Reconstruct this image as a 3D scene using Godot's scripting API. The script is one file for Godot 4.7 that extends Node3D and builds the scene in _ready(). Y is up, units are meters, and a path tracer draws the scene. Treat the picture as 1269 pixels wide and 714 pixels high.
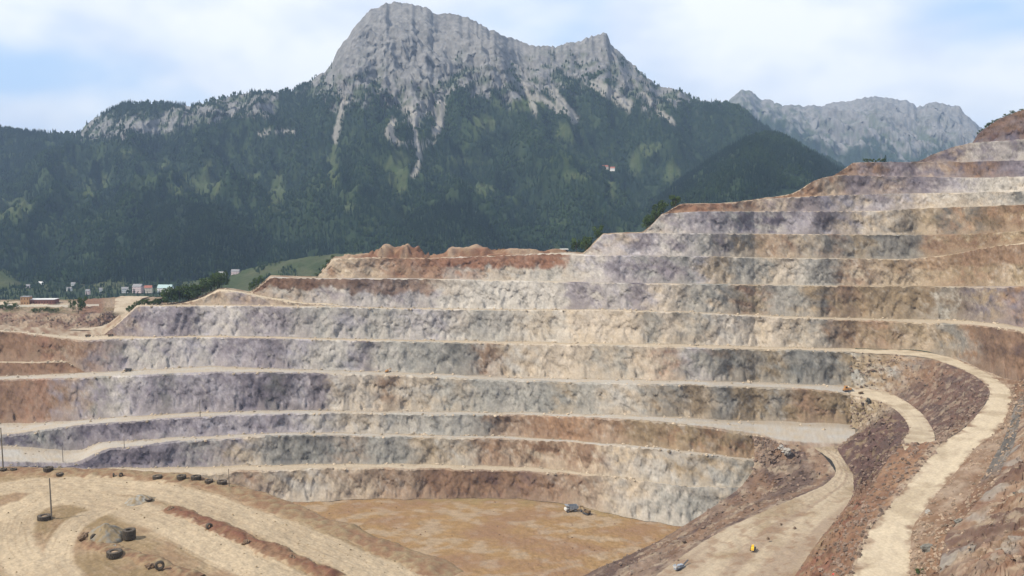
extends Node3D
# Open-pit ore mine with stepped benches below a limestone mountain.
# Metres, y up; the eye stands at EYE and looks towards -z.

const FOCAL := 1130.0      # focal length in pixels of a 1269 x 714 picture
const HORIZON := 235.0     # picture row of the horizon
const EYE_Y := 320.0
const DEBUG := false
const ROCK := 0.62         # turns a seen colour into a base colour

var PITCH := atan((357.0 - HORIZON) / FOCAL)
var CP := cos(PITCH)
var SP := sin(PITCH)
var noise_a: FastNoiseLite
var noise_b: FastNoiseLite
var noise_c: FastNoiseLite
var noise_d: FastNoiseLite
var noise_e: FastNoiseLite
var noise_f: FastNoiseLite
var noise_g: FastNoiseLite
var mats := {}
var taken := {}
var rng := RandomNumberGenerator.new()

# ---------------------------------------------------------------- helpers
func mk_noise(s: int, wave: float, oct: int, ridged := false) -> FastNoiseLite:
	var n := FastNoiseLite.new()
	n.seed = s
	n.noise_type = FastNoiseLite.TYPE_SIMPLEX_SMOOTH
	n.frequency = 1.0 / wave
	n.fractal_type = FastNoiseLite.FRACTAL_RIDGED if ridged else FastNoiseLite.FRACTAL_FBM
	n.fractal_octaves = oct
	return n

func numbered(called: String) -> String:
	if not taken.has(called):
		taken[called] = 0
		return called
	taken[called] += 1
	return "%s_%03d" % [called, taken[called]]

func lin(r: float, g: float, b: float, k := ROCK) -> Color:
	var q := Color(r / 255.0, g / 255.0, b / 255.0).srgb_to_linear()
	var grey := 0.3 * q.r + 0.6 * q.g + 0.1 * q.b
	q = q.lerp(Color(grey, grey, grey), 0.17)
	return Color(q.r * k, q.g * k, q.b * k)

# world point at horizontal depth z and height y (relative to the eye) in picture column px
func pt(px: float, z: float, y: float) -> Vector3:
	var m := y / z
	var dy := (m * CP + SP) / (CP - m * SP)
	var t := z / (CP + dy * SP)
	return Vector3((px - 634.5) / FOCAL * t, EYE_Y + y, -z)

func slope_of(row: float) -> float:     # rise per metre of depth of the sight line at a picture row
	var dy := (357.0 - row) / FOCAL
	return (dy * CP - SP) / (CP + dy * SP)

func at(px: float, row: float, drop: float) -> Vector3:   # where a sight line meets the level `drop` metres below the eye
	return pt(px, -drop / slope_of(row), -drop)

func atz(px: float, row: float, z: float) -> Vector3:
	return pt(px, z, z * slope_of(row))

func tab(t: Array, x: float) -> float:   # piecewise linear table [[x, y], ...]
	if x <= t[0][0]:
		return t[0][1]
	for k in range(1, t.size()):
		if x <= t[k][0]:
			var f: float = (x - t[k - 1][0]) / (t[k][0] - t[k - 1][0])
			return lerpf(t[k - 1][1], t[k][1], f)
	return t[-1][1]

func smooth_tab(t: Array, x0: float, dx: float, n: int, passes := 3, win := 6) -> PackedFloat32Array:
	var a := PackedFloat32Array()
	a.resize(n)
	for i in n:
		a[i] = tab(t, x0 + dx * i)
	for p in passes:
		var s := PackedFloat32Array()
		s.resize(n + 1)
		for i in n:
			s[i + 1] = s[i] + a[i]
		for i in n:
			var lo := maxi(0, i - win)
			var hi := mini(n, i + win + 1)
			a[i] = (s[hi] - s[lo]) / (hi - lo)
	return a

func grid_mesh(w: int, h: int, pts: PackedVector3Array, cols: PackedColorArray) -> ArrayMesh:
	var nrm := PackedVector3Array()
	nrm.resize(w * h)
	var eye := Vector3(0, EYE_Y, 0)
	var sign := 0.0
	for j in h:
		var j0 := maxi(j - 1, 0) * w
		var j1 := mini(j + 1, h - 1) * w
		for i in w:
			var v := (pts[j * w + mini(i + 1, w - 1)] - pts[j * w + maxi(i - 1, 0)]).cross(pts[j1 + i] - pts[j0 + i])
			if v.length_squared() < 1e-9:
				v = Vector3(0, 1e-4, 0)
			v = v.normalized()
			nrm[j * w + i] = v
			if (i & 7) == 0:
				sign += v.dot((eye - pts[j * w + i]).normalized() + Vector3(0, 0.3, 0))
	var ix := PackedInt32Array()
	ix.resize((w - 1) * (h - 1) * 6)
	var k := 0
	for j in h - 1:
		for i in w - 1:
			var a := j * w + i
			if sign > 0:
				ix[k] = a; ix[k + 1] = a + w; ix[k + 2] = a + 1
				ix[k + 3] = a + 1; ix[k + 4] = a + w; ix[k + 5] = a + w + 1
			else:
				ix[k] = a; ix[k + 1] = a + 1; ix[k + 2] = a + w
				ix[k + 3] = a + 1; ix[k + 4] = a + w + 1; ix[k + 5] = a + w
			k += 6
	if sign < 0:
		for i in nrm.size():
			nrm[i] = -nrm[i]
	var arr := []
	arr.resize(Mesh.ARRAY_MAX)
	arr[Mesh.ARRAY_VERTEX] = pts
	arr[Mesh.ARRAY_NORMAL] = nrm
	arr[Mesh.ARRAY_COLOR] = cols
	arr[Mesh.ARRAY_INDEX] = ix
	var m := ArrayMesh.new()
	m.add_surface_from_arrays(Mesh.PRIMITIVE_TRIANGLES, arr)
	return m

func put(called: String, mesh: Mesh, mat: Material, parent: Node = self) -> MeshInstance3D:
	var o := MeshInstance3D.new()
	o.name = numbered(called) if parent == self else called
	o.mesh = mesh
	o.material_override = mat
	o.cast_shadow = GeometryInstance3D.SHADOW_CASTING_SETTING_ON
	parent.add_child(o, true)
	return o

func ground(called: String, mesh: Mesh, mat: Material, label := "") -> MeshInstance3D:
	var o := put(called, mesh, mat)
	o.set_meta("kind", "structure")
	if label:
		o.set_meta("label", label)
	return o

func tag(o: Node, label: String, category: String, group := "") -> Node:
	o.set_meta("label", label)
	o.set_meta("category", category)
	if group:
		o.set_meta("group", group)
	return o

func thing(called: String, where: Vector3, turn: float, label: String, category: String, group := "") -> Node3D:
	var o := Node3D.new()
	o.name = numbered(called)
	add_child(o)
	o.position = where
	o.rotation.y = turn
	tag(o, label, category, group)
	return o

func noise_tex(s: int, wave: float, oct: int, lo: float, hi: float, size := 512) -> NoiseTexture2D:
	var t := NoiseTexture2D.new()
	t.width = size
	t.height = size
	t.seamless = true
	t.noise = mk_noise(s, wave, oct)
	var r := Gradient.new()
	r.set_color(0, Color(lo, lo, lo))
	r.set_color(1, Color(hi, hi, hi))
	t.color_ramp = r
	return t

func earth_mat(called: String, metres: float, s: int, lo: float, hi: float, relief_cm: float, rough := 0.95) -> StandardMaterial3D:
	var m := StandardMaterial3D.new()
	m.resource_name = called
	m.vertex_color_use_as_albedo = true
	m.roughness = rough
	m.metallic_specular = 0.2
	m.uv1_triplanar = true
	m.uv1_world_triplanar = true
	m.uv1_scale = Vector3.ONE / metres
	m.albedo_texture = noise_tex(s, 60.0, 6, lo, hi)
	m.heightmap_enabled = relief_cm > 0
	m.heightmap_texture = noise_tex(s + 50, 70.0, 6, 0.0, 1.0)
	m.heightmap_scale = relief_cm
	mats[called] = m
	return m

func flat_mat(called: String, color: Color, rough := 0.7, metal := 0.0) -> StandardMaterial3D:
	var m := StandardMaterial3D.new()
	m.resource_name = called
	m.albedo_color = color
	m.roughness = rough
	m.metallic = metal
	m.metallic_specular = 0.4
	mats[called] = m
	return m

# ---------------------------------------------------------------- camera, sky, sun
func make_view() -> void:
	var cam := Camera3D.new()
	cam.name = "camera"
	cam.position = Vector3(0, EYE_Y, 0)
	cam.rotation.x = -PITCH
	cam.fov = rad_to_deg(2.0 * atan(357.0 / FOCAL))
	cam.near = 0.5
	cam.far = 40000.0
	add_child(cam)
	cam.current = true
	var env := Environment.new()
	env.background_mode = Environment.BG_SKY
	env.tonemap_mode = Environment.TONE_MAPPER_LINEAR
	env.tonemap_exposure = 1.2
	var sky := Sky.new()
	var sm := PanoramaSkyMaterial.new()
	sm.panorama = ImageTexture.create_from_image(sky_image())
	sm.energy_multiplier = 1.0
	sky.sky_material = sm
	env.sky = sky
	env.fog_enabled = true
	env.fog_density = 0.00005
	env.fog_light_color = Color(0.72, 0.84, 1.0)
	env.sdfgi_enabled = true
	env.ssao_enabled = true
	env.ssil_enabled = true
	var we := WorldEnvironment.new()
	we.environment = env
	add_child(we)
	var sun := DirectionalLight3D.new()
	sun.name = "sun"
	sun.light_color = Color(1.0, 0.955, 0.88)
	sun.light_energy = 1.6
	sun.light_angular_distance = 0.6
	sun.shadow_enabled = true
	add_child(sun)
	sun.look_at_from_position(Vector3.ZERO, -Vector3(-0.80, 0.95, 0.40), Vector3.UP)

func sky_image() -> Image:
	var w := 2048
	var h := 1024
	var n1 := mk_noise(11, 0.62, 5)
	var n2 := mk_noise(12, 0.30, 4)
	var n3 := mk_noise(17, 0.16, 4)
	var up := 512
	var buf := PackedFloat32Array()
	buf.resize(w * h * 3)
	var k := 0
	for j in h:
		var el := (0.5 - (j + 0.5) / h) * PI
		var y := sin(el)
		var ce := cos(el)
		for i in w:
			if j > up:
				buf[k] = 0.42; buf[k + 1] = 0.44; buf[k + 2] = 0.44
				k += 3
				continue
			var az := (i + 0.5) / w * TAU
			# a cloud deck seen from below: stretched towards the horizon
			var dx := sin(az) * ce
			var dz := -cos(az) * ce
			var q := Vector3(dx, y * 2.4, dz)
			var c1 := n1.get_noise_3dv(q)
			var c2 := n2.get_noise_3dv(Vector3(dx + 0.15 * c1, y * 2.6, dz))
			var cover := smoothstep(-0.45, 0.12, c1 + 0.42 * c2 + 0.24)
			var c3 := n3.get_noise_3dv(Vector3(dx, y * 1.8, dz))
			var puff := clampf(0.5 + 1.2 * c3 + 0.5 * c2, 0.0, 1.0)
			var b := clampf(y * 1.6, 0.0, 1.0)
			var blue := Color(lerpf(0.52, 0.26, b), lerpf(0.70, 0.46, b), lerpf(0.92, 0.84, b))
			var cl := Color(lerpf(0.70, 0.93, puff), lerpf(0.77, 0.95, puff), lerpf(0.89, 0.97, puff))
			buf[k] = lerpf(blue.r, cl.r, cover * 0.92)
			buf[k + 1] = lerpf(blue.g, cl.g, cover * 0.92)
			buf[k + 2] = lerpf(blue.b, cl.b, cover * 0.92)
			k += 3
	return Image.create_from_data(w, h, false, Image.FORMAT_RGBF, buf.to_byte_array())

# ---------------------------------------------------------------- the far pit wall, bench upon bench
var pal := {}
func make_palette() -> void:
	pal = {
		"P": lin(147, 138, 148), "p": lin(182, 176, 184), "Q": lin(112, 104, 117), "W": lin(216, 208, 196), "w": lin(202, 195, 184),
		"T": lin(206, 186, 158), "t": lin(216, 200, 180), "B": lin(160, 124, 94), "b": lin(132, 100, 80), "R": lin(164, 117, 90),
		"r": lin(146, 101, 80), "G": lin(154, 153, 147), "g": lin(180, 177, 168), "D": lin(110, 110, 108), "K": lin(172, 149, 114),
		"k": lin(148, 125, 94), "O": lin(180, 138, 100), "M": lin(120, 92, 84), "N": lin(106, 86, 80), "F": lin(219, 200, 171),
		"f": lin(204, 198, 189), "Y": lin(186, 147, 94), "y": lin(186, 160, 116), "S": lin(176, 152, 128), "H": lin(236, 216, 182),
	}

var CH := []        # per bench {crest_z, crest_y, toe_z, toe_y, on}
const PX0 := -80.0
const DPX := 1.25
const NC := 1145

func bench(called: String, rows: Array, widths: Array, frac: Array, face: Array, top: Array = [], flat := "F", toe: Array = []) -> Dictionary:
	return {"called": called, "rows": rows, "widths": widths, "frac": frac, "face": face, "top": top, "flat": flat, "toe": toe}

func bench_list() -> Array:
	var all := [[0, 1.0]]
	return [
		bench("first", [[-80, 592], [100, 592], [250, 590], [300, 585.5], [400, 582.5], [500, 582], [640, 585], [700, 588], [745, 590.5], [800, 598], [860, 604], [940, 604]],
			[[-80, 28], [250, 28], [300, 22], [400, 19], [640, 18], [700, 13], [745, 5], [800, 1.5], [940, 1]], all,
			[[290, "T", "B"], [380, "T", "w"], [430, "S", "T"], [500, "S", "B"], [560, "B", "b"], [640, "B", "M"], [700, "B", "S"], [735, "S", "T"], [770, "w", "T"], [850, "g", "w"], [930, "w", "T"]]),
		bench("second", [[-80, 585], [60, 581], [100, 577], [115, 566], [130, 560], [160, 556], [200, 551], [260, 546], [350, 541], [400, 541], [500, 543.5], [640, 545.5], [700, 548.5], [750, 552], [850, 562], [935, 572]],
			[[-80, 90], [60, 60], [100, 50], [150, 30], [260, 16], [350, 13], [500, 15], [640, 13], [750, 8], [935, 7]], all,
			[[80, "Q", "P"], [200, "Q", "P"], [250, "P", "G"], [290, "T", "P"], [318, "T", "w"], [335, "G", "D"], [390, "G", "D"], [430, "G", "S"], [470, "g", "G"], [500, "G", "D"], [525, "T", "K"], [570, "T", "g"], [600, "B", "S"], [700, "B", "T"], [735, "B", "T"], [765, "w", "T"], [850, "w", "K"], [930, "g", "T"]], [], "f"),
		bench("third", [[-80, 546], [20, 542], [60, 534], [100, 528.5], [180, 522], [250, 518], [330, 515], [420, 513], [500, 515], [640, 515.5], [720, 518], [800, 523], [850, 528], [900, 535], [940, 542], [966, 551], [1010, 557], [1060, 557]],
			[[-80, 60], [0, 52], [50, 28], [100, 24], [250, 18], [420, 13], [640, 12], [720, 16], [800, 22], [850, 30], [900, 45], [950, 76], [1000, 92], [1060, 92]], all,
			[[20, "Q", "G"], [150, "Q", "P"], [230, "P", "p"], [340, "p", "P"], [400, "w", "p"], [440, "T", "w"], [520, "w", "g"], [585, "g", "G"], [596, "D", "G"], [610, "D", "B"], [622, "B", "S"], [700, "B", "O"], [752, "B", "S"], [800, "K", "k"], [850, "K", "B"], [930, "K", "B"], [960, "B", "S"]], [], "f", [[-80, 525], [0, 524.5], [50, 524], [100, 520], [180, 514.5], [250, 511], [330, 509.3], [420, 508.5], [500, 510.2], [640, 511.2], [720, 512.5], [800, 515], [850, 518], [900, 520.5], [950, 522], [1010, 524.5], [1060, 527]]),
		bench("fourth", [[-80, 474], [0, 473], [100, 470], [260, 463], [350, 463], [500, 467], [640, 473.5], [750, 477], [860, 479], [1010, 484], [1060, 490]],
			[[-80, 29], [0, 29], [100, 32], [260, 42], [350, 25], [500, 25], [640, 23], [750, 28], [860, 27], [1010, 28], [1060, 40]], all,
			[[-80, "B", "b"], [20, "B", "b"], [45, "R", "B"], [70, "B", "P"], [100, "S", "P"], [125, "G", "P"], [150, "W", "p"], [175, "p", "P"], [205, "D", "P"], [225, "p", "P"], [260, "P", "p"], [320, "Q", "P"], [335, "D", "Q"], [370, "Q", "p"], [400, "Q", "P"], [416, "T", "w"], [450, "w", "T"], [480, "B", "T"], [510, "T", "w"], [560, "T", "g"], [600, "g", "G"], [650, "g", "w"], [675, "G", "D"], [695, "G", "K"], [730, "g", "G"], [765, "w", "T"], [830, "G", "k"], [860, "k", "T"], [900, "D", "G"], [915, "K", "k"], [960, "K", "G"], [1000, "k", "B"], [1060, "K", "k"]], [], "f"),
		bench("ledge", [[-80, 450], [80, 450], [110, 446]], [[80, 9], [105, 0]], [[82, 1.0], [106, 0.0]], [[-80, "b", "B"], [100, "B", "b"]], [], "F"),
		bench("fifth", [[-80, 408], [0, 411], [60, 418], [100, 424], [160, 421], [250, 419.5], [350, 421], [420, 423], [500, 424.5], [640, 427.5], [750, 428.5], [860, 432.5], [1010, 436], [1060, 437.5]],
			[[-80, 10], [40, 16], [90, 40], [130, 40], [165, 20], [250, 18], [350, 17], [500, 17], [640, 21], [750, 16], [860, 26], [1010, 21], [1060, 28]], all,
			[[-80, "B", "r"], [0, "B", "b"], [30, "B", "b"], [60, "R", "k"], [90, "B", "S"], [115, "P", "B"], [140, "D", "P"], [165, "W", "p"], [200, "W", "P"], [240, "p", "w"], [290, "P", "p"], [335, "P", "Q"], [380, "w", "p"], [410, "W", "g"], [438, "w", "p"], [444, "Q", "P"], [457, "Q", "P"], [460, "W", "t"], [475, "g", "w"], [520, "g", "G"], [575, "G", "D"], [600, "B", "w"], [640, "T", "w"], [700, "t", "T"], [745, "T", "G"], [775, "g", "T"], [800, "t", "T"], [830, "T", "R"], [860, "g", "p"], [900, "G", "k"], [950, "K", "G"], [1000, "G", "D"], [1025, "D", "G"], [1045, "K", "g"], [1060, "K", "g"]], [[90, "B", 0.5], [130, "B", 0.2], [180, "W", 0.0]]),
		bench("sixth", [[140, 384], [165, 381], [250, 380.5], [430, 382], [500, 384], [640, 385.5], [750, 385.5], [860, 389], [1010, 396.5], [1140, 401], [1200, 403.5], [1240, 408], [1269, 414], [1350, 434]],
			[[130, 22], [430, 18], [640, 14], [900, 14], [1100, 28], [1240, 36], [1350, 36]], [[128, 0.0], [170, 1.0]],
			[[130, "B", "P"], [165, "P", "S"], [190, "P", "p"], [235, "P", "Q"], [258, "W", "p"], [280, "p", "W"], [310, "P", "w"], [345, "P", "p"], [375, "w", "P"], [400, "w", "g"], [425, "p", "w"], [470, "w", "g"], [510, "w", "p"], [545, "p", "w"], [575, "t", "w"], [590, "G", "g"], [620, "w", "g"], [655, "w", "T"], [683, "T", "w"], [690, "W", "w"], [708, "t", "T"], [745, "t", "T"], [790, "T", "t"], [808, "G", "g"], [825, "t", "T"], [840, "D", "T"], [860, "T", "G"], [900, "t", "W"], [950, "t", "T"], [990, "T", "g"], [1010, "g", "T"], [1032, "D", "B"], [1045, "B", "K"], [1090, "K", "B"], [1140, "K", "T"], [1180, "G", "K"], [1200, "g", "B"], [1220, "b", "B"], [1240, "B", "N"], [1350, "b", "N"]]),
		bench("ramp", [[200, 380], [240, 370], [275, 360.5], [300, 365], [330, 370.5], [370, 376.5], [400, 380], [430, 382]],
			[[200, 4], [275, 30], [330, 22], [430, 14]], [[205, 0.0], [270, 1.0], [400, 1.0], [428, 0.0]],
			[[200, "B", "S"], [270, "T", "B"], [300, "P", "S"], [350, "S", "T"], [430, "S", "w"]], [], "H"),
		bench("seventh", [[310, 343.5], [395, 346], [500, 346], [640, 349], [750, 351.5], [1009, 355], [1269, 357], [1350, 358]],
			[[300, 12], [1100, 10], [1350, 18]], [[310, 0.0], [335, 1.0]],
			[[310, "S", "B"], [360, "w", "S"], [420, "P", "w"], [460, "W", "p"], [500, "P", "w"], [530, "w", "P"], [550, "W", "W"], [590, "W", "w"], [640, "W", "W"], [690, "W", "w"], [712, "P", "Q"], [740, "P", "w"], [765, "w", "p"], [790, "Q", "P"], [805, "p", "T"], [825, "t", "T"], [870, "G", "g"], [890, "G", "T"], [930, "K", "R"], [970, "g", "G"], [1000, "g", "K"], [1020, "D", "K"], [1035, "B", "K"], [1100, "K", "k"], [1170, "k", "g"], [1230, "P", "K"], [1260, "P", "B"], [1350, "P", "B"]], [[310, "b", 1.0], [400, "b", 1.0], [480, "b", 0.8], [530, "B", 0.8], [565, "T", 0.3], [600, "W", 0.0]]),
		bench("eighth", [[393, 324], [412, 322.5], [455, 320], [530, 321], [640, 316.5], [700, 314.5], [722, 317], [830, 318], [1009, 321], [1130, 322], [1180, 316], [1230, 306], [1269, 302], [1350, 296]],
			[[390, 30], [700, 30], [740, 10], [1100, 10], [1350, 14]], [[393, 0.0], [413, 1.0]],
			[[393, "T", "B"], [450, "T", "S"], [500, "B", "R"], [540, "R", "B"], [570, "w", "R"], [620, "w", "T"], [690, "w", "g"], [712, "w", "T"], [735, "p", "W"], [770, "P", "p"], [800, "P", "G"], [850, "P", "G"], [868, "T", "p"], [890, "K", "T"], [920, "G", "g"], [950, "G", "T"], [975, "T", "t"], [1000, "g", "w"], [1030, "G", "g"], [1045, "B", "T"], [1120, "T", "K"], [1200, "K", "B"], [1269, "K", "T"]], [[393, "T", 0.4], [530, "R", 0.6], [550, "R", 1.0], [700, "R", 1.0], [712, "R", 0.0], [1030, "K", 0.0], [1140, "B", 0.5], [1269, "B", 0.9]]),
		bench("ninth", [[722, 293], [748, 291], [800, 289.5], [1009, 291], [1130, 292], [1200, 291], [1269, 287], [1350, 282]],
			[[720, 10], [1350, 12]], [[723, 0.0], [747, 1.0]],
			[[722, "S", "w"], [750, "p", "W"], [770, "T", "p"], [785, "P", "p"], [840, "P", "W"], [855, "W", "p"], [870, "G", "w"], [895, "Q", "G"], [925, "G", "K"], [945, "K", "B"], [955, "B", "T"], [975, "T", "B"], [1005, "T", "G"], [1030, "G", "B"], [1060, "K", "G"], [1110, "G", "D"], [1135, "D", "G"], [1150, "B", "K"], [1200, "B", "K"], [1269, "B", "K"]]),
		bench("tenth", [[795, 271], [818, 266], [860, 262.5], [1009, 262.5], [1090, 262], [1140, 258.5], [1200, 257], [1269, 254], [1350, 250]],
			[[790, 9], [1350, 12]], [[797, 0.0], [820, 1.0]],
			[[797, "W", "T"], [845, "W", "P"], [860, "P", "p"], [920, "P", "G"], [960, "Q", "w"], [985, "p", "P"], [1020, "Q", "p"], [1045, "T", "P"], [1090, "T", "w"], [1118, "T", "D"], [1130, "D", "K"], [1150, "K", "T"], [1175, "D", "B"], [1195, "T", "O"], [1205, "D", "k"], [1225, "k", "B"], [1269, "B", "K"]]),
		bench("eleventh", [[822, 256], [842, 253.5], [905, 252.5], [940, 247], [1009, 243.5], [1100, 240.5], [1269, 238], [1350, 236]],
			[[820, 9], [1350, 12]], [[823, 0.0], [843, 1.0]],
			[[823, "O", "R"], [880, "R", "B"], [930, "B", "T"], [960, "P", "T"], [1000, "P", "Q"], [1060, "p", "T"], [1090, "P", "p"], [1120, "T", "p"], [1160, "T", "w"], [1230, "w", "T"], [1262, "D", "w"], [1350, "w", "T"]]),
		bench("twelfth", [[908, 249], [940, 246], [985, 240], [1000, 230], [1009, 223], [1035, 217], [1100, 219], [1230, 220.5], [1269, 219], [1350, 217]],
			[[908, 7], [1350, 12]], [[908, 0.0], [945, 0.4], [1000, 1.0]],
			[[908, "R", "B"], [1000, "O", "B"], [1030, "T", "B"], [1065, "Q", "P"], [1100, "P", "S"], [1150, "Q", "P"], [1190, "p", "w"], [1230, "W", "w"], [1269, "W", "T"]]),
		bench("thirteenth", [[1035, 205], [1056, 201.5], [1130, 201], [1200, 201], [1269, 199], [1350, 196]],
			[[1030, 8], [1350, 12]], [[1033, 0.0], [1057, 1.0]],
			[[1035, "O", "B"], [1080, "B", "P"], [1110, "Q", "P"], [1160, "P", "S"], [1200, "Q", "B"], [1269, "P", "Q"]]),
		bench("fourteenth", [[1130, 200], [1150, 194], [1185, 181], [1205, 177], [1269, 173], [1350, 168]],
			[[1130, 8], [1350, 12]], [[1130, 0.0], [1152, 1.0]],
			[[1130, "b", "Q"], [1180, "Q", "S"], [1210, "P", "w"], [1269, "w", "Q"]]),
		bench("fifteenth", [[1203, 178], [1208, 170], [1220, 159], [1240, 147], [1269, 136], [1350, 116]],
			[[1203, 25], [1350, 40]], [[1203, 0.0], [1212, 1.0]],
			[[1203, "M", "Q"], [1240, "M", "Q"], [1269, "b", "Q"]], [[1203, "B", 0.4], [1350, "k", 0.4]]),
	]

func col_tab(t: Array, i: int) -> Array:   # colours [a, b] at column i, with narrow cross-fades
	var x := PX0 + DPX * i
	if x <= t[0][0]:
		return [pal[t[0][1]], pal[t[0][2]]]
	for k in range(1, t.size()):
		if x <= t[k][0]:
			var f: float = (x - t[k - 1][0]) / (t[k][0] - t[k - 1][0])
			f = smoothstep(0.2, 0.8, f)
			return [pal[t[k - 1][1]].lerp(pal[t[k][1]], f), pal[t[k - 1][2]].lerp(pal[t[k][2]], f)]
	return [pal[t[-1][1]], pal[t[-1][2]]]

func top_tab(t: Array, x: float) -> Array:
	if t.is_empty() or x < t[0][0] - 30:
		return [Color.BLACK, 0.0]
	for k in t.size():
		if x <= t[k][0]:
			if k == 0:
				return [pal[t[0][1]], t[0][2]]
			var f: float = (x - t[k - 1][0]) / (t[k][0] - t[k - 1][0])
			return [pal[t[k - 1][1]].lerp(pal[t[k][1]], f), lerpf(t[k - 1][2], t[k][2], f)]
	return [pal[t[-1][1]], t[-1][2]]

func wobble(p: Vector3) -> float:    # how far a wall stands out or in, in metres along the column
	return 5.0 * noise_a.get_noise_3d(p.x, p.y * 0.6, p.z) + 1.9 * noise_b.get_noise_3d(p.x, p.y, p.z * 0.5)

func rock_color(ca: Color, cb: Color, p: Vector3) -> Color:
	var n1 := noise_b.get_noise_3d(p.x * 0.6 + p.y * 0.5, p.y * 0.9, p.z * 0.4)
	var n2 := noise_c.get_noise_3d(p.x * 1.5, p.y * 0.8, p.z)
	var blocks := noise_f.get_noise_3d(p.x, p.y * 0.8, p.z)       # fracture blocks differ in tone
	var slabs := noise_g.get_noise_3d(p.x + p.y * 0.6, p.y * 1.2, p.z)
	var m := clampf(0.4 + 1.2 * n1 + 0.28 * slabs + 0.2 * blocks, 0.0, 1.0)
	var q := ca.lerp(cb, m)
	var grit := noise_c.get_noise_3d(p.x * 3.1, p.y * 2.6, p.z * 2.0)
	var k := 1.1 + 0.16 * n2 + 0.12 * blocks + 0.07 * slabs + 0.16 * grit
	var n3 := noise_e.get_noise_3d(p.x * 1.2 + p.y * 0.9, p.y * 0.9, p.z)
	var bed := noise_b.get_noise_2d(p.y * 3.4 + p.x * 0.25, p.x * 0.06)   # thin bedding
	k += 0.12 * bed
	if n3 > 0.18:
		q = q.lerp(cb.lerp(pal["W"], 0.6), minf((n3 - 0.18) * 2.2, 0.6) * smoothstep(0.09, 0.2, q.g))
	elif n3 < -0.22:
		k *= 1.0 - minf((-0.22 - n3) * 1.5, 0.34)
	return Color(q.r * k, q.g * k, q.b * k)

func earth_color(ca: Color, cb: Color, p: Vector3) -> Color:     # loose soil: softer patches than rock
	var n1 := noise_b.get_noise_3d(p.x * 0.7, p.y, p.z * 0.7)
	var n2 := noise_c.get_noise_3d(p.x, p.y, p.z)
	var n4 := noise_a.get_noise_3d(p.x * 0.8, p.y, p.z * 0.8)
	var q := ca.lerp(cb, clampf(0.45 + 1.4 * n1 + 0.7 * n4 + 0.4 * n2, 0.0, 1.0))
	var k := 1.0 + 0.3 * n2 + 0.25 * n1
	return Color(q.r * k, q.g * k, q.b * k)

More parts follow.
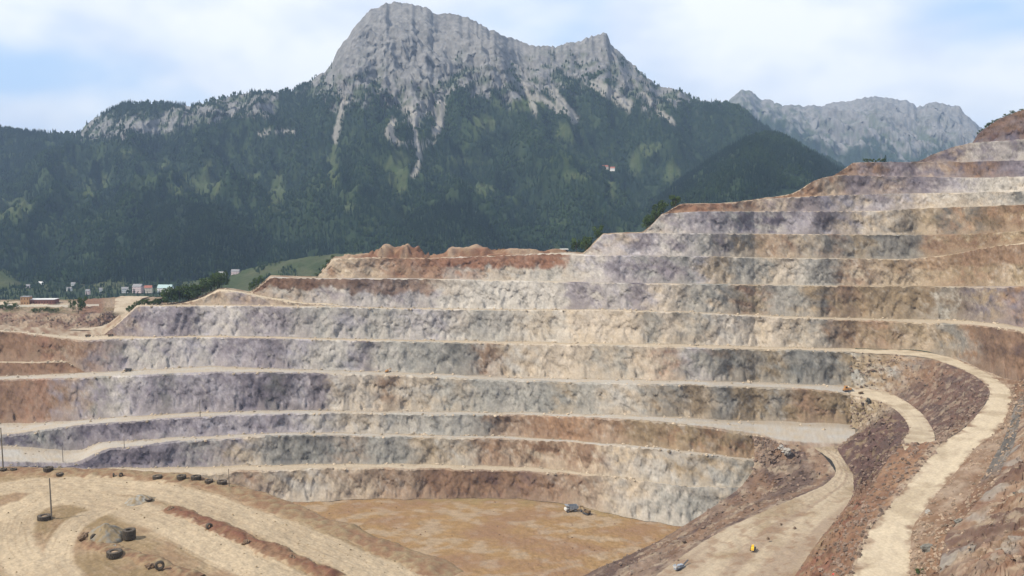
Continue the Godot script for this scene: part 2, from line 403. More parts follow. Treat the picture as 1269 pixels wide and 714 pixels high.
func make_chain() -> void:
	var bl := bench_list()
	var nb := bl.size()
	var floor_rows := smooth_tab([[-80, 640], [200, 632], [290, 626], [420, 620], [520, 618], [640, 618], [700, 624], [760, 638], [830, 650], [880, 655], [940, 656]], PX0, DPX, NC)
	var toe5 := smooth_tab([[1060, 432.5], [1140, 434], [1180, 444], [1215, 460], [1245, 473], [1269, 480], [1350, 505]], PX0, DPX, NC, 2, 4)
	var rows := []
	var toes := []
	var wid := []
	var fr := []
	for b in bl:
		rows.append(smooth_tab(b.rows, PX0, DPX, NC))
		toes.append(smooth_tab(b.toe, PX0, DPX, NC, 3, 10) if b.toe else PackedFloat32Array())
		wid.append(smooth_tab(b.widths, PX0, DPX, NC))
		fr.append(smooth_tab(b.frac, PX0, DPX, NC, 1, 1))
		var z := PackedFloat32Array()
		z.resize(NC)
		CH.append({"cz": z.duplicate(), "cy": z.duplicate(), "tz": z.duplicate(), "ty": z.duplicate(), "fz": z.duplicate(), "fy": z.duplicate(), "lo": NC, "hi": -1})
	var endz := PackedFloat32Array()
	var endy := PackedFloat32Array()
	endz.resize(NC)
	endy.resize(NC)
	var y3 := 0.0
	var y5 := 0.0
	var z5 := 0.0
	var off5 := 1e9
	for i in NC:
		var px := PX0 + DPX * i
		var z := 0.0
		var y := 0.0
		var first := 0
		if px <= 936:
			y = -290.0
			z = y / slope_of(floor_rows[i])
		elif px <= 1060:
			first = 2
			y = y3
			z = y / slope_of(rows[2][i])
		else:
			first = 6
			y = y5 - maxf(0.0, (px - 1140.0) * 0.02)
			z = y / slope_of(toe5[i])
			if off5 > 1e8: off5 = z5 - z
			z += off5 * exp(-(px - 1060.0) / 50.0)
		for k in range(first, nb):
			var c: Dictionary = CH[k]
			var f: float = fr[k][i]
			if f <= 0.001:
				c.fz[i] = z; c.fy[i] = y; c.cz[i] = z; c.cy[i] = y; c.tz[i] = z; c.ty[i] = y
				continue
			c.fz[i] = z
			c.fy[i] = y
			if first == 2 and k == 2:
				c.cz[i] = z; c.cy[i] = y
			else:
				var sl := slope_of(rows[k][i])
				var hgt: float = maxf(4.0, (z + 12.0) * sl - y)
				for it in 3:
					hgt = maxf(1.0, (z + 0.42 * hgt) * sl - y)
				hgt *= f
				z += 0.42 * hgt
				y += hgt
				c.cz[i] = z; c.cy[i] = y
				c.lo = mini(c.lo, i)
				c.hi = maxi(c.hi, i)
			if bl[k].toe:
				z = maxf(z + 3.0, y / slope_of(toes[k][i]))
			else:
				z += wid[k][i] * f
			c.tz[i] = z
			c.ty[i] = y
			if k == 2: y3 = y
			if k == 5:
				y5 = y
				z5 = z
		endz[i] = z
		endy[i] = y
	if DEBUG:
		for px in [0, 150, 300, 500, 640, 800, 900, 934, 940, 1000, 1058, 1062, 1150, 1250, 1300]:
			var i := int((px - PX0) / DPX)
			var t := "%d: " % px
			for k in nb:
				t += "%s %d/%d-%d " % [bl[k].called.left(4), CH[k].cy[i], CH[k].cz[i], CH[k].tz[i]]
			print(t)
	for k in nb:
		var c: Dictionary = CH[k]
		if c.hi < c.lo:
			continue
		face_strip(bl[k], c)
		flat_strip(bl[k], c)
	# the ground behind the highest bench, falling away at the back
	var h := 12
	var pts := PackedVector3Array()
	var cols := PackedColorArray()
	for j in h:
		var v := float(j) / (h - 1)
		for i in NC:
			var px := PX0 + DPX * i
			var deep := 200.0 if px < 150 else 70.0
			var zz := endz[i] + v * deep
			var yy := endy[i] - maxf(0.0, v - 0.35) * 150.0 - 0.02
			var p := pt(px, zz, yy)
			var w := wobble(p) if j == 0 else noise_a.get_noise_2d(p.x, p.z) * 4.0
			if j == 0:
				p = pt(px, zz + w, yy)
			elif px > 395:
				p.y += absf(w) * 0.6 * sin(v * PI)
			pts.append(p)
			var q: Color = pal["T"].lerp(pal["B"] if px < 900 else pal["k"], clampf(0.5 + noise_b.get_noise_2d(p.x, p.z) * 1.5, 0, 1))
			cols.append(q)
	ground("quarry_rim", grid_mesh(NC, h, pts, cols), mats.rock, "brown rim ground behind the topmost benches")
	CH.append({"endz": endz, "endy": endy})

func blur_cols(a: Array, win: int) -> Array:
	var n := a.size()
	var sum := [Color(0, 0, 0)]
	for q in a:
		sum.append(sum[-1] + q)
	var out := []
	for i in n:
		var lo := maxi(0, i - win)
		var hi := mini(n, i + win + 1)
		out.append((sum[hi] - sum[lo]) / float(hi - lo))
	return out

func ease_cols(a: Array) -> Array:     # gradual changes of tint along a face
	var near := blur_cols(a, 5)
	var wide := blur_cols(a, 60)
	var out := []
	for i in a.size():
		out.append(near[i].lerp(wide[i], 0.26))
	return out

func face_strip(b: Dictionary, c: Dictionary) -> void:
	var lo: int = c.lo
	var hi: int = c.hi
	if lo > 0 and c.cz[lo - 1] > 1.0: lo -= 1
	if hi < NC - 1 and c.cz[hi + 1] > 1.0: hi += 1
	var w := hi - lo + 1
	var tall := 0.0
	for i in range(lo, hi + 1, 5):
		tall = maxf(tall, c.cy[i] - c.fy[i])
	var h := clampi(int(tall / 1.55), 5, 26)
	var ca := []
	var cb := []
	var ct := []
	var tf := []
	for i in range(lo, hi + 1):
		var q := col_tab(b.face, i)
		ca.append(q[0])
		cb.append(q[1])
		var t := top_tab(b.top, PX0 + DPX * i)
		ct.append(t[0])
		tf.append(t[1])
	ca = ease_cols(ca)
	cb = ease_cols(cb)
	var pts := PackedVector3Array()
	var cols := PackedColorArray()
	pts.resize(w * h)
	cols.resize(w * h)
	for j in h:
		var v := float(j) / (h - 1)
		for i in w:
			var ii := lo + i
			var px := PX0 + DPX * ii
			var talus := clampf(0.35 + 1.2 * noise_a.get_noise_2d(px * 2.0, c.cy[ii] * 3.0), 0.05, 0.62)
			var hv := v
			var u := 0.0
			# steep rock above, a looser apron of debris at the foot
			if v < talus * 0.7:
				u = v / (talus * 0.7) * (0.35 + talus * 0.5)
			else:
				u = lerpf(0.35 + talus * 0.5, 1.0, (v - talus * 0.7) / (1.0 - talus * 0.7))
			var z := lerpf(c.fz[ii], c.cz[ii], u)
			var y := lerpf(c.fy[ii], c.cy[ii], hv)
			var p := pt(px, z, y)
			var edge := minf(1.0, 5.0 * v * (1.0 - v))
			var crest_up := 1.5 * noise_c.get_noise_2d(p.x * 0.8, p.y * 5.0) * smoothstep(0.85, 1.0, v)
			var tallness: float = clampf((c.cy[ii] - c.fy[ii]) / 14.0, 0.0, 1.0)
			var d := wobble(p)
			var rough := noise_c.get_noise_3d(p.x, p.y * 0.45, p.z) * 0.5 + noise_d.get_noise_3d(p.x * 1.3, p.y * 0.9, p.z) * 0.5 + 0.6 * noise_f.get_noise_3d(p.x, p.y * 0.8, p.z) + 0.6 * noise_g.get_noise_3d(p.x + p.y * 0.6, p.y * 1.2, p.z)
			var loose := smoothstep(0.0, talus, v)
			p = pt(px, z + d + rough * edge * tallness * lerpf(0.35, 1.0, loose), y + 0.4 * rough * edge * tallness + crest_up)
			pts[j * w + i] = p
			var sh := int(9.0 * noise_b.get_noise_3d(p.x * 1.4, p.y * 2.0, 7.0) + 10.0 * noise_a.get_noise_2d(p.y * 3.0, p.x * 0.3))
			var q := clampi(i + sh, 0, w - 1)
			var a: Color = ca[q]
			var bb: Color = cb[q]
			var t: float = tf[q]
			if t > 0.01:
				var k := t * smoothstep(0.45, 0.62, v + 0.35 * noise_b.get_noise_2d(p.x * 0.7, p.y * 0.7))
				a = a.lerp(ct[q], k)
				bb = bb.lerp(ct[q], k * 0.85)
			var cc := rock_color(a, bb, p)
			if v < talus:     # debris is dustier and more even
				var dust: Color = a.lerp(bb, 0.5).lerp(pal["T"], 0.22)
				cc = cc.lerp(dust, (1.0 - loose) * 0.7)
			cols[j * w + i] = cc
	ground("quarry_face", grid_mesh(w, h, pts, cols), mats.rock, "blasted rock face below the %s bench" % b.called)

func flat_strip(b: Dictionary, c: Dictionary) -> void:
	var lo := 0
	var hi := NC - 1
	while lo < NC and c.tz[lo] - c.cz[lo] < 0.3: lo += 1
	while hi > 0 and c.tz[hi] - c.cz[hi] < 0.3: hi -= 1
	if hi - lo < 4:
		return
	if lo > 0 and c.cz[lo - 1] > 1.0: lo -= 1
	if hi < NC - 1 and c.cz[hi + 1] > 1.0: hi += 1
	var w := hi - lo + 1
	var h := 9
	var narrow: bool = b.called in ["seventh", "eighth", "ninth", "tenth", "eleventh", "twelfth", "thirteenth", "fourteenth", "fifteenth"]
	var ca := []
	var cb := []
	for i in range(lo, hi + 1):
		var cq := col_tab(b.face, i)
		ca.append(cq[0])
		cb.append(cq[1])
	var pts := PackedVector3Array()
	var cols := PackedColorArray()
	for j in h:
		var v := float(j) / (h - 1)
		for i in w:
			var ii := lo + i
			var px := PX0 + DPX * ii
			var z := lerpf(c.cz[ii], c.tz[ii], v)
			var y: float = c.cy[ii]
			var p := pt(px, z, y)
			var d := wobble(p)
			# a low safety berm of broken rock along the front edge
			var lift := 0.0
			if j == 0:
				lift = 1.5 * noise_c.get_noise_2d(p.x * 0.8, p.y * 5.0)
			if j == 1 and c.tz[ii] - c.cz[ii] > 12.5:
				lift = 0.7 + 1.1 * noise_c.get_noise_2d(p.x, 3.0)
			if j > 0 and j < h - 1:
				lift += 0.35 * noise_d.get_noise_2d(p.x, p.z)
			p = pt(px, z + d, y + lift)
			pts.append(p)
			var n := noise_b.get_noise_2d(p.x * 0.25, p.z * 1.4) + 0.6 * noise_c.get_noise_2d(p.x * 0.4, p.z)
			var q: Color = pal[b.flat].lerp(pal["T"], clampf((0.0 if b.flat == "H" else 0.42) + 0.8 * n, 0.0, 1.0))
			if narrow:
				q = q.lerp(rock_color(ca[i], cb[i], p), clampf(0.8 + 1.3 * noise_b.get_noise_2d(p.x * 0.4, 9.0), 0.3, 1.0))
			elif j <= 1:
				q = q.lerp(rock_color(ca[i], cb[i], p), 0.8)
			elif j >= h - 2:
				q = q.lerp(pal["K"], 0.35)
			cols.append(q)
	ground("bench_floor", grid_mesh(w, h, pts, cols), mats.dirt, "dusty level of the %s bench" % b.called)

# ---------------------------------------------------------------- sheets of ground lofted between edge lines
func resample(curve: Array, n: int, lower := 0.0) -> PackedVector3Array:   # curve: [[px, row, drop], ...]; smooth through its points
	var ctl := []
	for q in curve:
		ctl.append(Vector3(q[0], q[1], q[2]))
	var out := PackedVector3Array()
	var m := ctl.size()
	for i in n:
		var t := float(i) / (n - 1) * (m - 1)
		var k := mini(int(t), m - 2)
		var f := t - k
		var a: Vector3 = ctl[maxi(k - 1, 0)]
		var b: Vector3 = ctl[k]
		var c: Vector3 = ctl[k + 1]
		var d: Vector3 = ctl[mini(k + 2, m - 1)]
		var q := b.cubic_interpolate(c, a, d, f)
		q = q.lerp(b.lerp(c, f), 0.35)
		out.append(at(q.x, q.y, q.z + lower))
	return out

func crumple(p: Vector3, big: float, small: float) -> Vector3:
	var v := Vector3.ZERO
	if big > 0:
		v += big * Vector3(noise_a.get_noise_3d(p.x, p.y, p.z), 0.7 * noise_a.get_noise_3d(p.x + 500, p.y, p.z), noise_a.get_noise_3d(p.x, p.y + 500, p.z))
	if small > 0:
		v += small * Vector3(noise_c.get_noise_3d(p.x, p.y, p.z), 0.8 * noise_c.get_noise_3d(p.x + 300, p.y, p.z), noise_c.get_noise_3d(p.x, p.y, p.z + 300))
	return v

var laid := {}
# one sheet between two edge lines; style names its colouring in tone(), bend its extra height in bend_of()
func sheet(called: String, label: String, lo: PackedVector3Array, hi: PackedVector3Array, h: int, mat: Material, style: Array, big := 0.0, small := 0.0, inner := 0.0, bend := "") -> MeshInstance3D:
	var w := lo.size()
	var pts := PackedVector3Array()
	var cols := PackedColorArray()
	pts.resize(w * h)
	cols.resize(w * h)
	for j in h:
		var v := float(j) / (h - 1)
		var edge := minf(1.0, 5.0 * v * (1.0 - v))
		for i in w:
			var u := float(i) / (w - 1)
			var p := lo[i].lerp(hi[i], v)
			var p0 := p
			p += crumple(p0, big, small)
			if inner > 0.0 and edge > 0.0:
				p += edge * inner * (0.4 * noise_f.get_noise_3d(p0.x, p0.y, p0.z) + 0.5 * noise_g.get_noise_3d(p0.x, p0.y, p0.z)) * Vector3(-0.4, 0.6, 0.5)
				p += edge * inner * Vector3(noise_d.get_noise_3d(p0.x, p0.y, p0.z), noise_d.get_noise_3d(p0.x + 90, p0.y, p0.z) * 0.9 + noise_c.get_noise_3d(p0.x, p0.y, p0.z) * 0.7, noise_d.get_noise_3d(p0.x, p0.y, p0.z + 90))
			if bend:
				p.y += bend_of(bend, v, p0)
			pts[j * w + i] = p
			cols[j * w + i] = tone(style, p0, u, v)
	laid[label] = {"w": w, "h": h, "pts": pts}
	return ground(called, grid_mesh(w, h, pts, cols), mat, label)

func tone(style: Array, p: Vector3, u: float, v: float) -> Color:
	match style[0]:
		"two":
			return rock_color(pal[style[1]], pal[style[2]], p)
		"soil":
			return earth_color(pal[style[1]], pal[style[2]], p)
		"road":     # dusty running surface, streaked lengthways by tyres
			var s: float = noise_b.get_noise_2d(v * style[3] * 30.0, u * 30.0 + 40.0)
			var n := noise_c.get_noise_3d(p.x * 0.5, 0.0, p.z * 0.5)
			var q: Color = pal[style[1]].lerp(pal[style[2]], clampf(0.4 + 0.6 * s + 0.5 * n, 0.0, 1.0))
			var m := noise_a.get_noise_2d(p.x * 0.7, p.z * 0.7)
			q = q.lerp(pal["K"], clampf(m * 0.9 + n * 0.4, 0.0, 0.4))
			var ruts := sin(v * TAU * 3.5 + 2.5 * noise_a.get_noise_2d(u * 300.0, 5.0)) * 0.5 + 0.5
			q = q.lerp(pal["K"], 0.13 * ruts * (0.6 + n))
			var verge := smoothstep(0.72, 1.08, absf(v * 2.0 - 1.0) + 0.6 * n + 0.35 * noise_b.get_noise_2d(p.x, p.z))
			return q.lerp(earth_color(pal["B"], pal["T"], p), verge * 0.85)
		"tone1":
			var streak := noise_c.get_noise_2d(u * 260.0, v * 9.0 + p.y * 0.05)
			var a: Color = pal["B"].lerp(pal["K"], smoothstep(0.35, 0.0, u)).lerp(pal["M"], smoothstep(0.25, 0.5, u) * 0.75).lerp(pal["S"], smoothstep(0.78, 0.95, u))
			var b: Color = pal["g"].lerp(pal["N"], smoothstep(0.1, 0.35, u)).lerp(pal["B"], smoothstep(0.75, 0.95, u))
			return rock_color(a, b, p).lerp(pal["T"], clampf(streak * 0.9 + 1.2 * noise_b.get_noise_2d(p.x, p.z) - 0.12, 0.0, 0.5))
		"tone2":
			var a: Color = pal["K"].lerp(pal["M"], smoothstep(0.08, 0.26, u)).lerp(pal["B"], smoothstep(0.55, 0.72, u))
			var b: Color = pal["T"].lerp(pal["N"], smoothstep(0.08, 0.26, u)).lerp(pal["r"], smoothstep(0.55, 0.72, u))
			var q := rock_color(a, b, p)
			return q.lerp(pal["K"], smoothstep(0.1, 0.5, noise_b.get_noise_2d(p.x * 1.5 + 80.0, p.z)) * 0.7)
		"tone3":
			var q := earth_color(pal["r"].lerp(pal["B"], 0.6), pal["B"], p)
			return q.lerp(pal["T"], smoothstep(0.75, 1.0, v + 0.3 * noise_b.get_noise_2d(p.x, p.z)) * 0.75)
		"tone4":
			var s := noise_b.get_noise_2d(v * 190.0, u * 40.0)
			var n := noise_b.get_noise_2d(p.x * 0.35, p.z * 0.35)
			var q: Color = pal["T"].lerp(pal["F"], clampf(0.35 + s * 1.3, 0.0, 1.0)).lerp(pal["K"], 0.22)
			q = q.lerp(pal["K"], clampf(n * 1.8 + 0.1, 0.0, 0.75))
			q = q.lerp(pal["S"], clampf(noise_a.get_noise_2d(v * 120.0, u * 60.0) * 1.8, 0.0, 0.7))
			return q.lerp(pal["B"], smoothstep(0.12, 0.3, noise_c.get_noise_2d(p.x * 0.5, p.z * 0.5) + 0.5 * n) * 0.5 * smoothstep(0.4, 0.6, u))
		"tone5":
			var a: Color = pal["M"].lerp(pal["S"], 0.6)
			var streak := noise_b.get_noise_2d(v * 60.0, u * 50.0)
			var q := rock_color(a, pal["N"], p).lerp(pal["B"], clampf(0.25 + streak * 1.4, 0.0, 0.6))
			q = q.lerp(pal["T"], clampf(noise_b.get_noise_2d(p.x * 0.8, p.z * 0.8 + 50.0) * 1.8 - 0.2, 0.0, 0.55))
			return q.lerp(pal["N"], clampf(noise_b.get_noise_2d(v * 36.0 + 9.0, u * 26.0) * 2.6 - 0.1, 0.0, 0.7) * smoothstep(0.25, 0.45, u))
		"tone6":
			var dk := smoothstep(0.08, 0.16, u) * smoothstep(0.56, 0.46, u)
			return rock_color(pal["B"].lerp(pal["D"], dk * 0.9), pal["b"].lerp(pal["G"], dk * 0.6), p)
		"tone7":
			var along := p.x * 0.86 + p.z * 0.5
			var across := p.z * 0.86 - p.x * 0.5
			var band := noise_b.get_noise_2d(along * 0.12, across * 0.8)
			var q := earth_color(pal["B"], pal["S"], p)
			q = q.lerp(pal["M"], clampf(band * 2.2, 0.0, 0.75))
			q = q.lerp(pal["r"], clampf(-band * 1.8 - 0.1, 0.0, 0.5))
			q = q.lerp(pal["T"], clampf(noise_c.get_noise_2d(along * 0.2, across * 0.9) * 2.0 - 0.25, 0.0, 0.6))
			return q.lerp(pal["g"], smoothstep(0.2, 0.4, noise_b.get_noise_2d(p.x * 0.5 + 70.0, p.z * 0.5)) * 0.55)
		"tone8":
			var n := noise_a.get_noise_2d(p.x * 0.55, p.z * 0.9)
			var m := noise_b.get_noise_2d(p.x * 0.6, p.z * 0.8)
			var f := noise_c.get_noise_2d(p.x * 0.6, p.z)
			var q: Color = pal["Y"].lerp(pal["O"], clampf(0.3 + n * 0.9 + m * 0.6, 0.0, 1.0))
			q = q.lerp(pal["T"], clampf(m * 1.3 - n * 0.7, 0.0, 0.5))
			q = q.lerp(lin(176, 158, 104), smoothstep(0.09, 0.0, v + 0.06 * m) * 0.65 * smoothstep(0.45, 0.55, u) * smoothstep(0.8, 0.7, u))
			q = q.lerp(pal["B"], clampf((f + n) * 1.1 - 0.3, 0.0, 0.4))
			var k := 0.92 + 0.2 * f
			return Color(q.r * k, q.g * k, q.b * k)
		"tone9":
			return rock_color(pal["S"].lerp(pal["B"], 0.5), pal["M"], p).lerp(pal["T"], clampf(noise_b.get_noise_2d(p.x, p.y * 2.0) * 1.5, 0.0, 0.5))
		"tone10":
			var n := noise_b.get_noise_2d(p.x * 0.5, p.z * 0.5)
			var q: Color = pal["S"].lerp(pal["k"], clampf(0.5 + n * 1.5, 0.0, 1.0))
			q = q.lerp(lin(96, 104, 66), clampf(noise_c.get_noise_2d(p.x * 0.5, p.z * 0.5) * 2.5 - 0.1, 0.0, 0.8) * smoothstep(0.7, 0.4, u))
			q = q.lerp(pal["F"], smoothstep(0.35, 0.5, v) * smoothstep(0.9, 0.75, v) * clampf(0.8 + n * 2.0, 0.0, 1.0) * smoothstep(0.62, 0.5, u))
			return q.lerp(pal["r"], smoothstep(0.5, 0.58, u) * smoothstep(0.75, 0.68, u) * 0.7)
		"plat":
			return plat_color(p)
	return Color.WHITE

func bend_of(how: String, v: float, p: Vector3) -> float:
	match how:
		"ledges":
			var along := p.x * 0.86 + p.z * 0.5
			var across := p.z * 0.86 - p.x * 0.5
			var big := noise_d.get_noise_2d(along * 0.07, across * 0.34 + 3.0 * noise_a.get_noise_2d(p.x, p.z))
			var mid := noise_d.get_noise_2d(along * 0.3 + 40.0, across * 0.9)
			return minf(1.0, 6.0 * v * (1.0 - v)) * (6.5 * big + 1.6 * mid + 5.0 * noise_a.get_noise_2d(p.x * 1.2 + 300.0, p.z * 1.2) - 1.5)
		"bend1":
			return (1.5 + 1.2 * noise_b.get_noise_2d(p.x, p.z)) * exp(-pow((v - 0.86) / 0.08, 2.0))
		"bend2":
			return 0.35 * noise_b.get_noise_2d(p.x, p.z) + 0.22 * noise_c.get_noise_2d(p.x * 2.0, p.z * 2.0)
		"bend3":
			return 0.7
	return 0.0

func make_right_side() -> void:
	var dirt: Material = mats.dirt
	var rock: Material = mats.rock
	# edge lines, far to near: [picture column, picture row, metres below the eye]
	var L := [[1054, 437.5, 168], [1110, 439.5, 168], [1140, 442, 168], [1165, 448, 168], [1190, 457, 168], [1210, 467, 168.5], [1222, 477, 169], [1227, 487, 170], [1222, 500, 171.5], [1206, 520, 174], [1190, 535, 176], [1166, 550, 179], [1148, 572, 182], [1126, 599, 186], [1100, 630, 190], [1078, 657, 193], [1064, 690, 196], [1055, 714, 198], [1030, 800, 204]]
	var R := [[1054, 432.5, 168], [1110, 433.5, 168], [1140, 435, 168], [1180, 443.5, 168], [1205, 454, 168], [1230, 466, 168.5], [1250, 481, 169], [1256, 492, 170], [1251, 505, 171.5], [1243, 525, 174], [1232, 538, 176], [1211, 553, 179], [1195, 573, 182], [1170, 602, 186], [1147, 630, 190], [1131, 655, 193], [1128, 690, 196], [1128, 714, 198], [1125, 800, 204]]
	var nl := 520
	var l := resample(L, nl, -6.0)
	var r := resample(R, nl, -6.0)
	sheet("haul_road", "wide pale haul road curving down the right of the pit", l, r, 26, dirt, ["road", "H", "F", 6.0], 0.0, 0.25, 0.25)
	sheet("road_verge", "dusty verge inside the bend below the dark face", resample([[1180, 443.5, 168], [1205, 454, 168], [1230, 466, 168.5], [1250, 481, 169], [1256, 492, 170], [1251, 505, 171.5]], 90, -6.0), resample([[1182, 439, 167.6], [1212, 447, 167.4], [1245, 455, 167], [1280, 464, 166], [1310, 480, 166], [1310, 500, 166]], 90, -6.0), 16, dirt, ["soil", "B", "T"], 0.0, 0.4, 0.6)
	# the fourth bench's road climbing to join it
	var O4 := [[1054, 490, 198], [1085, 497, 197], [1107, 506, 196], [1120, 518, 194], [1127, 532, 190], [1118, 549, 185.6], [1124, 563, 186.4]]
	var I4 := [[1054, 480, 198], [1095, 484, 197], [1122, 497, 196], [1143, 513, 194], [1156, 532, 190], [1159, 549, 184.5], [1151, 567, 182.6]]
	var o4 := resample(O4, 130, -6.0)
	var i4 := resample(I4, 130, -6.0)
	sheet("haul_road", "narrow pale side road climbing to join the big haul road", o4, i4, 14, dirt, ["road", "H", "T", 3.0], 0.0, 0.25, 0.2)
	# rock between that road and the big haul road
	var L45 := [[1054, 437.5, 168], [1110, 439.5, 168], [1165, 448, 168], [1210, 467, 168.5], [1227, 487, 170], [1206, 520, 174], [1166, 550, 179]]
	var I45 := [[1054, 480, 198], [1095, 484, 197], [1122, 497, 196], [1143, 513, 194], [1156, 532, 190], [1160, 542, 187], [1160, 550, 183]]
	sheet("rock_slope", "brown streaked rock face below the bend of the haul road", resample(I45, 200, -6.0), resample(L45, 200, -6.0), 40, rock, ["tone1"], 0.0, 0.4, 2.4)
	# lower edge of the dark rock under the side road, then the foot of the red bank
	var I3 := [[1054, 529, 223.5], [1064, 533, 223.5], [1052, 544, 223.5], [1038, 556, 224.5], [1046, 570, 228], [1057, 588, 231], [1058, 600, 232], [1058, 612, 233], [1040, 640, 234], [1015, 670, 237], [985, 714, 240], [940, 800, 246]]
	var OM := [[1054, 490, 198], [1085, 497, 197], [1107, 506, 196], [1120, 518, 194], [1127, 532, 190], [1118, 549, 186], [1100, 570, 190], [1084, 598, 196], [1068, 630, 200], [1050, 657, 204], [1024, 714, 209], [985, 800, 216]]
	sheet("rock_slope", "dark purple rock slope between the two roads", resample(I3, 330, -6.0), resample(OM, 330, -6.0), 44, rock, ["tone2"], 0.0, 0.5, 3.0)
	# red bank falling from the haul road's left edge
	var MB := [[1118, 549, 186], [1100, 570, 190], [1084, 598, 196], [1068, 630, 200], [1050, 657, 204], [1024, 714, 209], [985, 800, 216]]
	var LB := [[1166, 550, 179], [1148, 572, 182], [1126, 599, 186], [1100, 630, 190], [1078, 657, 193], [1055, 714, 198], [1030, 800, 204]]
	sheet("earth_bank", "red-brown earth bank along the left edge of the haul road", resample(MB, 240, -6.0), resample(LB, 240, -6.0), 26, dirt, ["tone3"], 0.0, 0.4, 1.8,
		"bend1")
	# low road: third-bench road turning down into the tan ramp
	var DB := [[1008, 555, 224.3], [1030, 570, 228.5], [1036, 586, 231], [1020, 602, 233], [960, 628, 237], [900, 655, 242], [862, 678, 245], [812, 714, 250], [710, 800, 258]]
	var NN := [[1040, 553, 224.3], [1047, 569, 228.5], [1057, 588, 231], [1058, 602, 232], [1057, 614, 233], [1040, 640, 234], [1015, 670, 237], [985, 714, 240], [940, 800, 246]]
	sheet("haul_road", "broad tan ramp leading down towards the pit floor", resample(DB, 330, -6.0), resample(NN, 330, -6.0), 60, dirt, ["tone4"], 0.0, 0.5, 0.7)
	# dark slope from that ramp down to the pit floor
	var DA := [[934, 543, 225], [935, 558, 231], [935, 572, 236], [931, 586, 243], [920, 602, 252], [893, 622, 264], [858, 645, 281], [820, 668, 297], [770, 692, 297], [722, 714, 297], [600, 800, 297]]
	var DT := [[950, 543, 224.2], [960, 547, 224.2], [966, 550, 224.2], [1010, 556, 224.5], [1036, 586, 231], [1020, 602, 233], [960, 628, 237], [900, 655, 242], [862, 678, 245], [812, 714, 250], [710, 800, 258]]
	sheet("rock_slope", "dark red-purple debris slope at the pit's right corner", resample(DA, 330, -6.0), resample(DT, 330, -6.0), 50, rock, ["tone5"], 0.0, 0.5, 2.6)
	# hillside on the right, stepped with ledges of rock
	var RH := [[1250, 481, 169], [1256, 492, 170], [1251, 505, 171.5], [1243, 525, 174], [1232, 538, 176], [1211, 553, 179], [1195, 573, 182], [1170, 602, 186], [1147, 630, 190], [1131, 655, 193], [1128, 690, 196], [1128, 714, 198], [1125, 800, 204]]
	var H0 := [[1254, 480, 167], [1260, 492, 168], [1256, 507, 169], [1250, 527, 171], [1244, 545, 172], [1232, 566, 174], [1218, 592, 177], [1196, 620, 180], [1172, 645, 184], [1152, 668, 187], [1146, 695, 190], [1146, 716, 192], [1145, 800, 198]]
	var H1 := [[1269, 470, 156], [1272, 482, 157], [1270, 495, 158], [1266, 512, 159], [1262, 530, 160], [1256, 552, 162], [1240, 584, 166], [1220, 612, 170], [1196, 640, 175], [1174, 662, 179], [1166, 692, 183], [1164, 715, 185], [1165, 800, 190]]
	var H2 := [[1330, 455, 130], [1330, 470, 134], [1330, 485, 136], [1330, 505, 138], [1330, 525, 140], [1330, 550, 142], [1330, 580, 145], [1330, 610, 148], [1330, 640, 150], [1330, 670, 152], [1330, 695, 153], [1330, 720, 154], [1330, 800, 156]]
	var H3 := [[1600, 440, 84], [1600, 455, 86], [1600, 470, 88], [1600, 490, 90], [1600, 510, 92], [1600, 540, 94], [1600, 570, 96], [1600, 600, 98], [1600, 630, 100], [1600, 660, 102], [1600, 690, 104], [1600, 720, 105], [1600, 800, 106]]
	var rh := resample(RH, 330, -6.0)
	var h0 := resample(H0, 330, -6.0)
	var h1 := resample(H1, 330, -6.0)
	var h2 := resample(H2, 330, -6.0)
	sheet("hillside", "reddish verge between haul road and the rocky hillside", rh, h0, 12, dirt, ["soil", "B", "S"], 0.0, 0.3, 0.8)
	sheet("hillside", "dark grey rock cut beside the haul road", h0, h1, 22, rock, ["tone6"], 0.0, 0.3, 1.6)
	sheet("hillside", "brown rocky hillside with slanting ledges at the right edge", h1, h2, 110, rock, ["tone7"], 0.0, 0.5, 2.0, "ledges")
	sheet("hillside", "upper hillside out to the right", h2, resample(H3, 330, -6.0), 30, rock, ["two", "B", "K"], 0.0, 0.8, 3.0)

func make_floor() -> void:
	var far := []
	var near := []
	for q in [[-80, 640], [60, 637], [200, 632], [290, 626], [355, 623], [420, 620], [520, 618], [640, 618], [700, 624], [760, 638], [830, 649], [880, 652], [960, 660]]:
		far.append([q[0], q[1] - 3.0, 290.3])
		near.append([q[0] * 1.0, 830.0, 290.3])
	sheet("pit_floor", "ochre pit floor", resample(far, 520), resample(near, 520), 200, mats.dirt, ["tone8"], 0.6, 0.5, 0.5)

# the near platform on the left with its roads
var PLAT := [[-260, 586, 74], [-80, 584, 74], [0, 583.5, 74], [60, 584, 74], [120, 586, 74], [200, 591, 74], [250, 598, 74.3], [290, 608, 74.8], [330, 623, 75.4], [380, 642, 76.2], [430, 661, 77], [480, 681, 78], [540, 706, 79], [640, 755, 81], [760, 830, 84], [900, 940, 87]]
var track_lines := []
func plat_drop(px: float) -> float:
	return tab([[-260, 74], [200, 74], [330, 75.4], [540, 79], [760, 84]], px)

func on_plat(px: float, row: float, lift := 0.0) -> Vector3:
	var p := at(px, row, plat_drop(px) - lift)
	return p

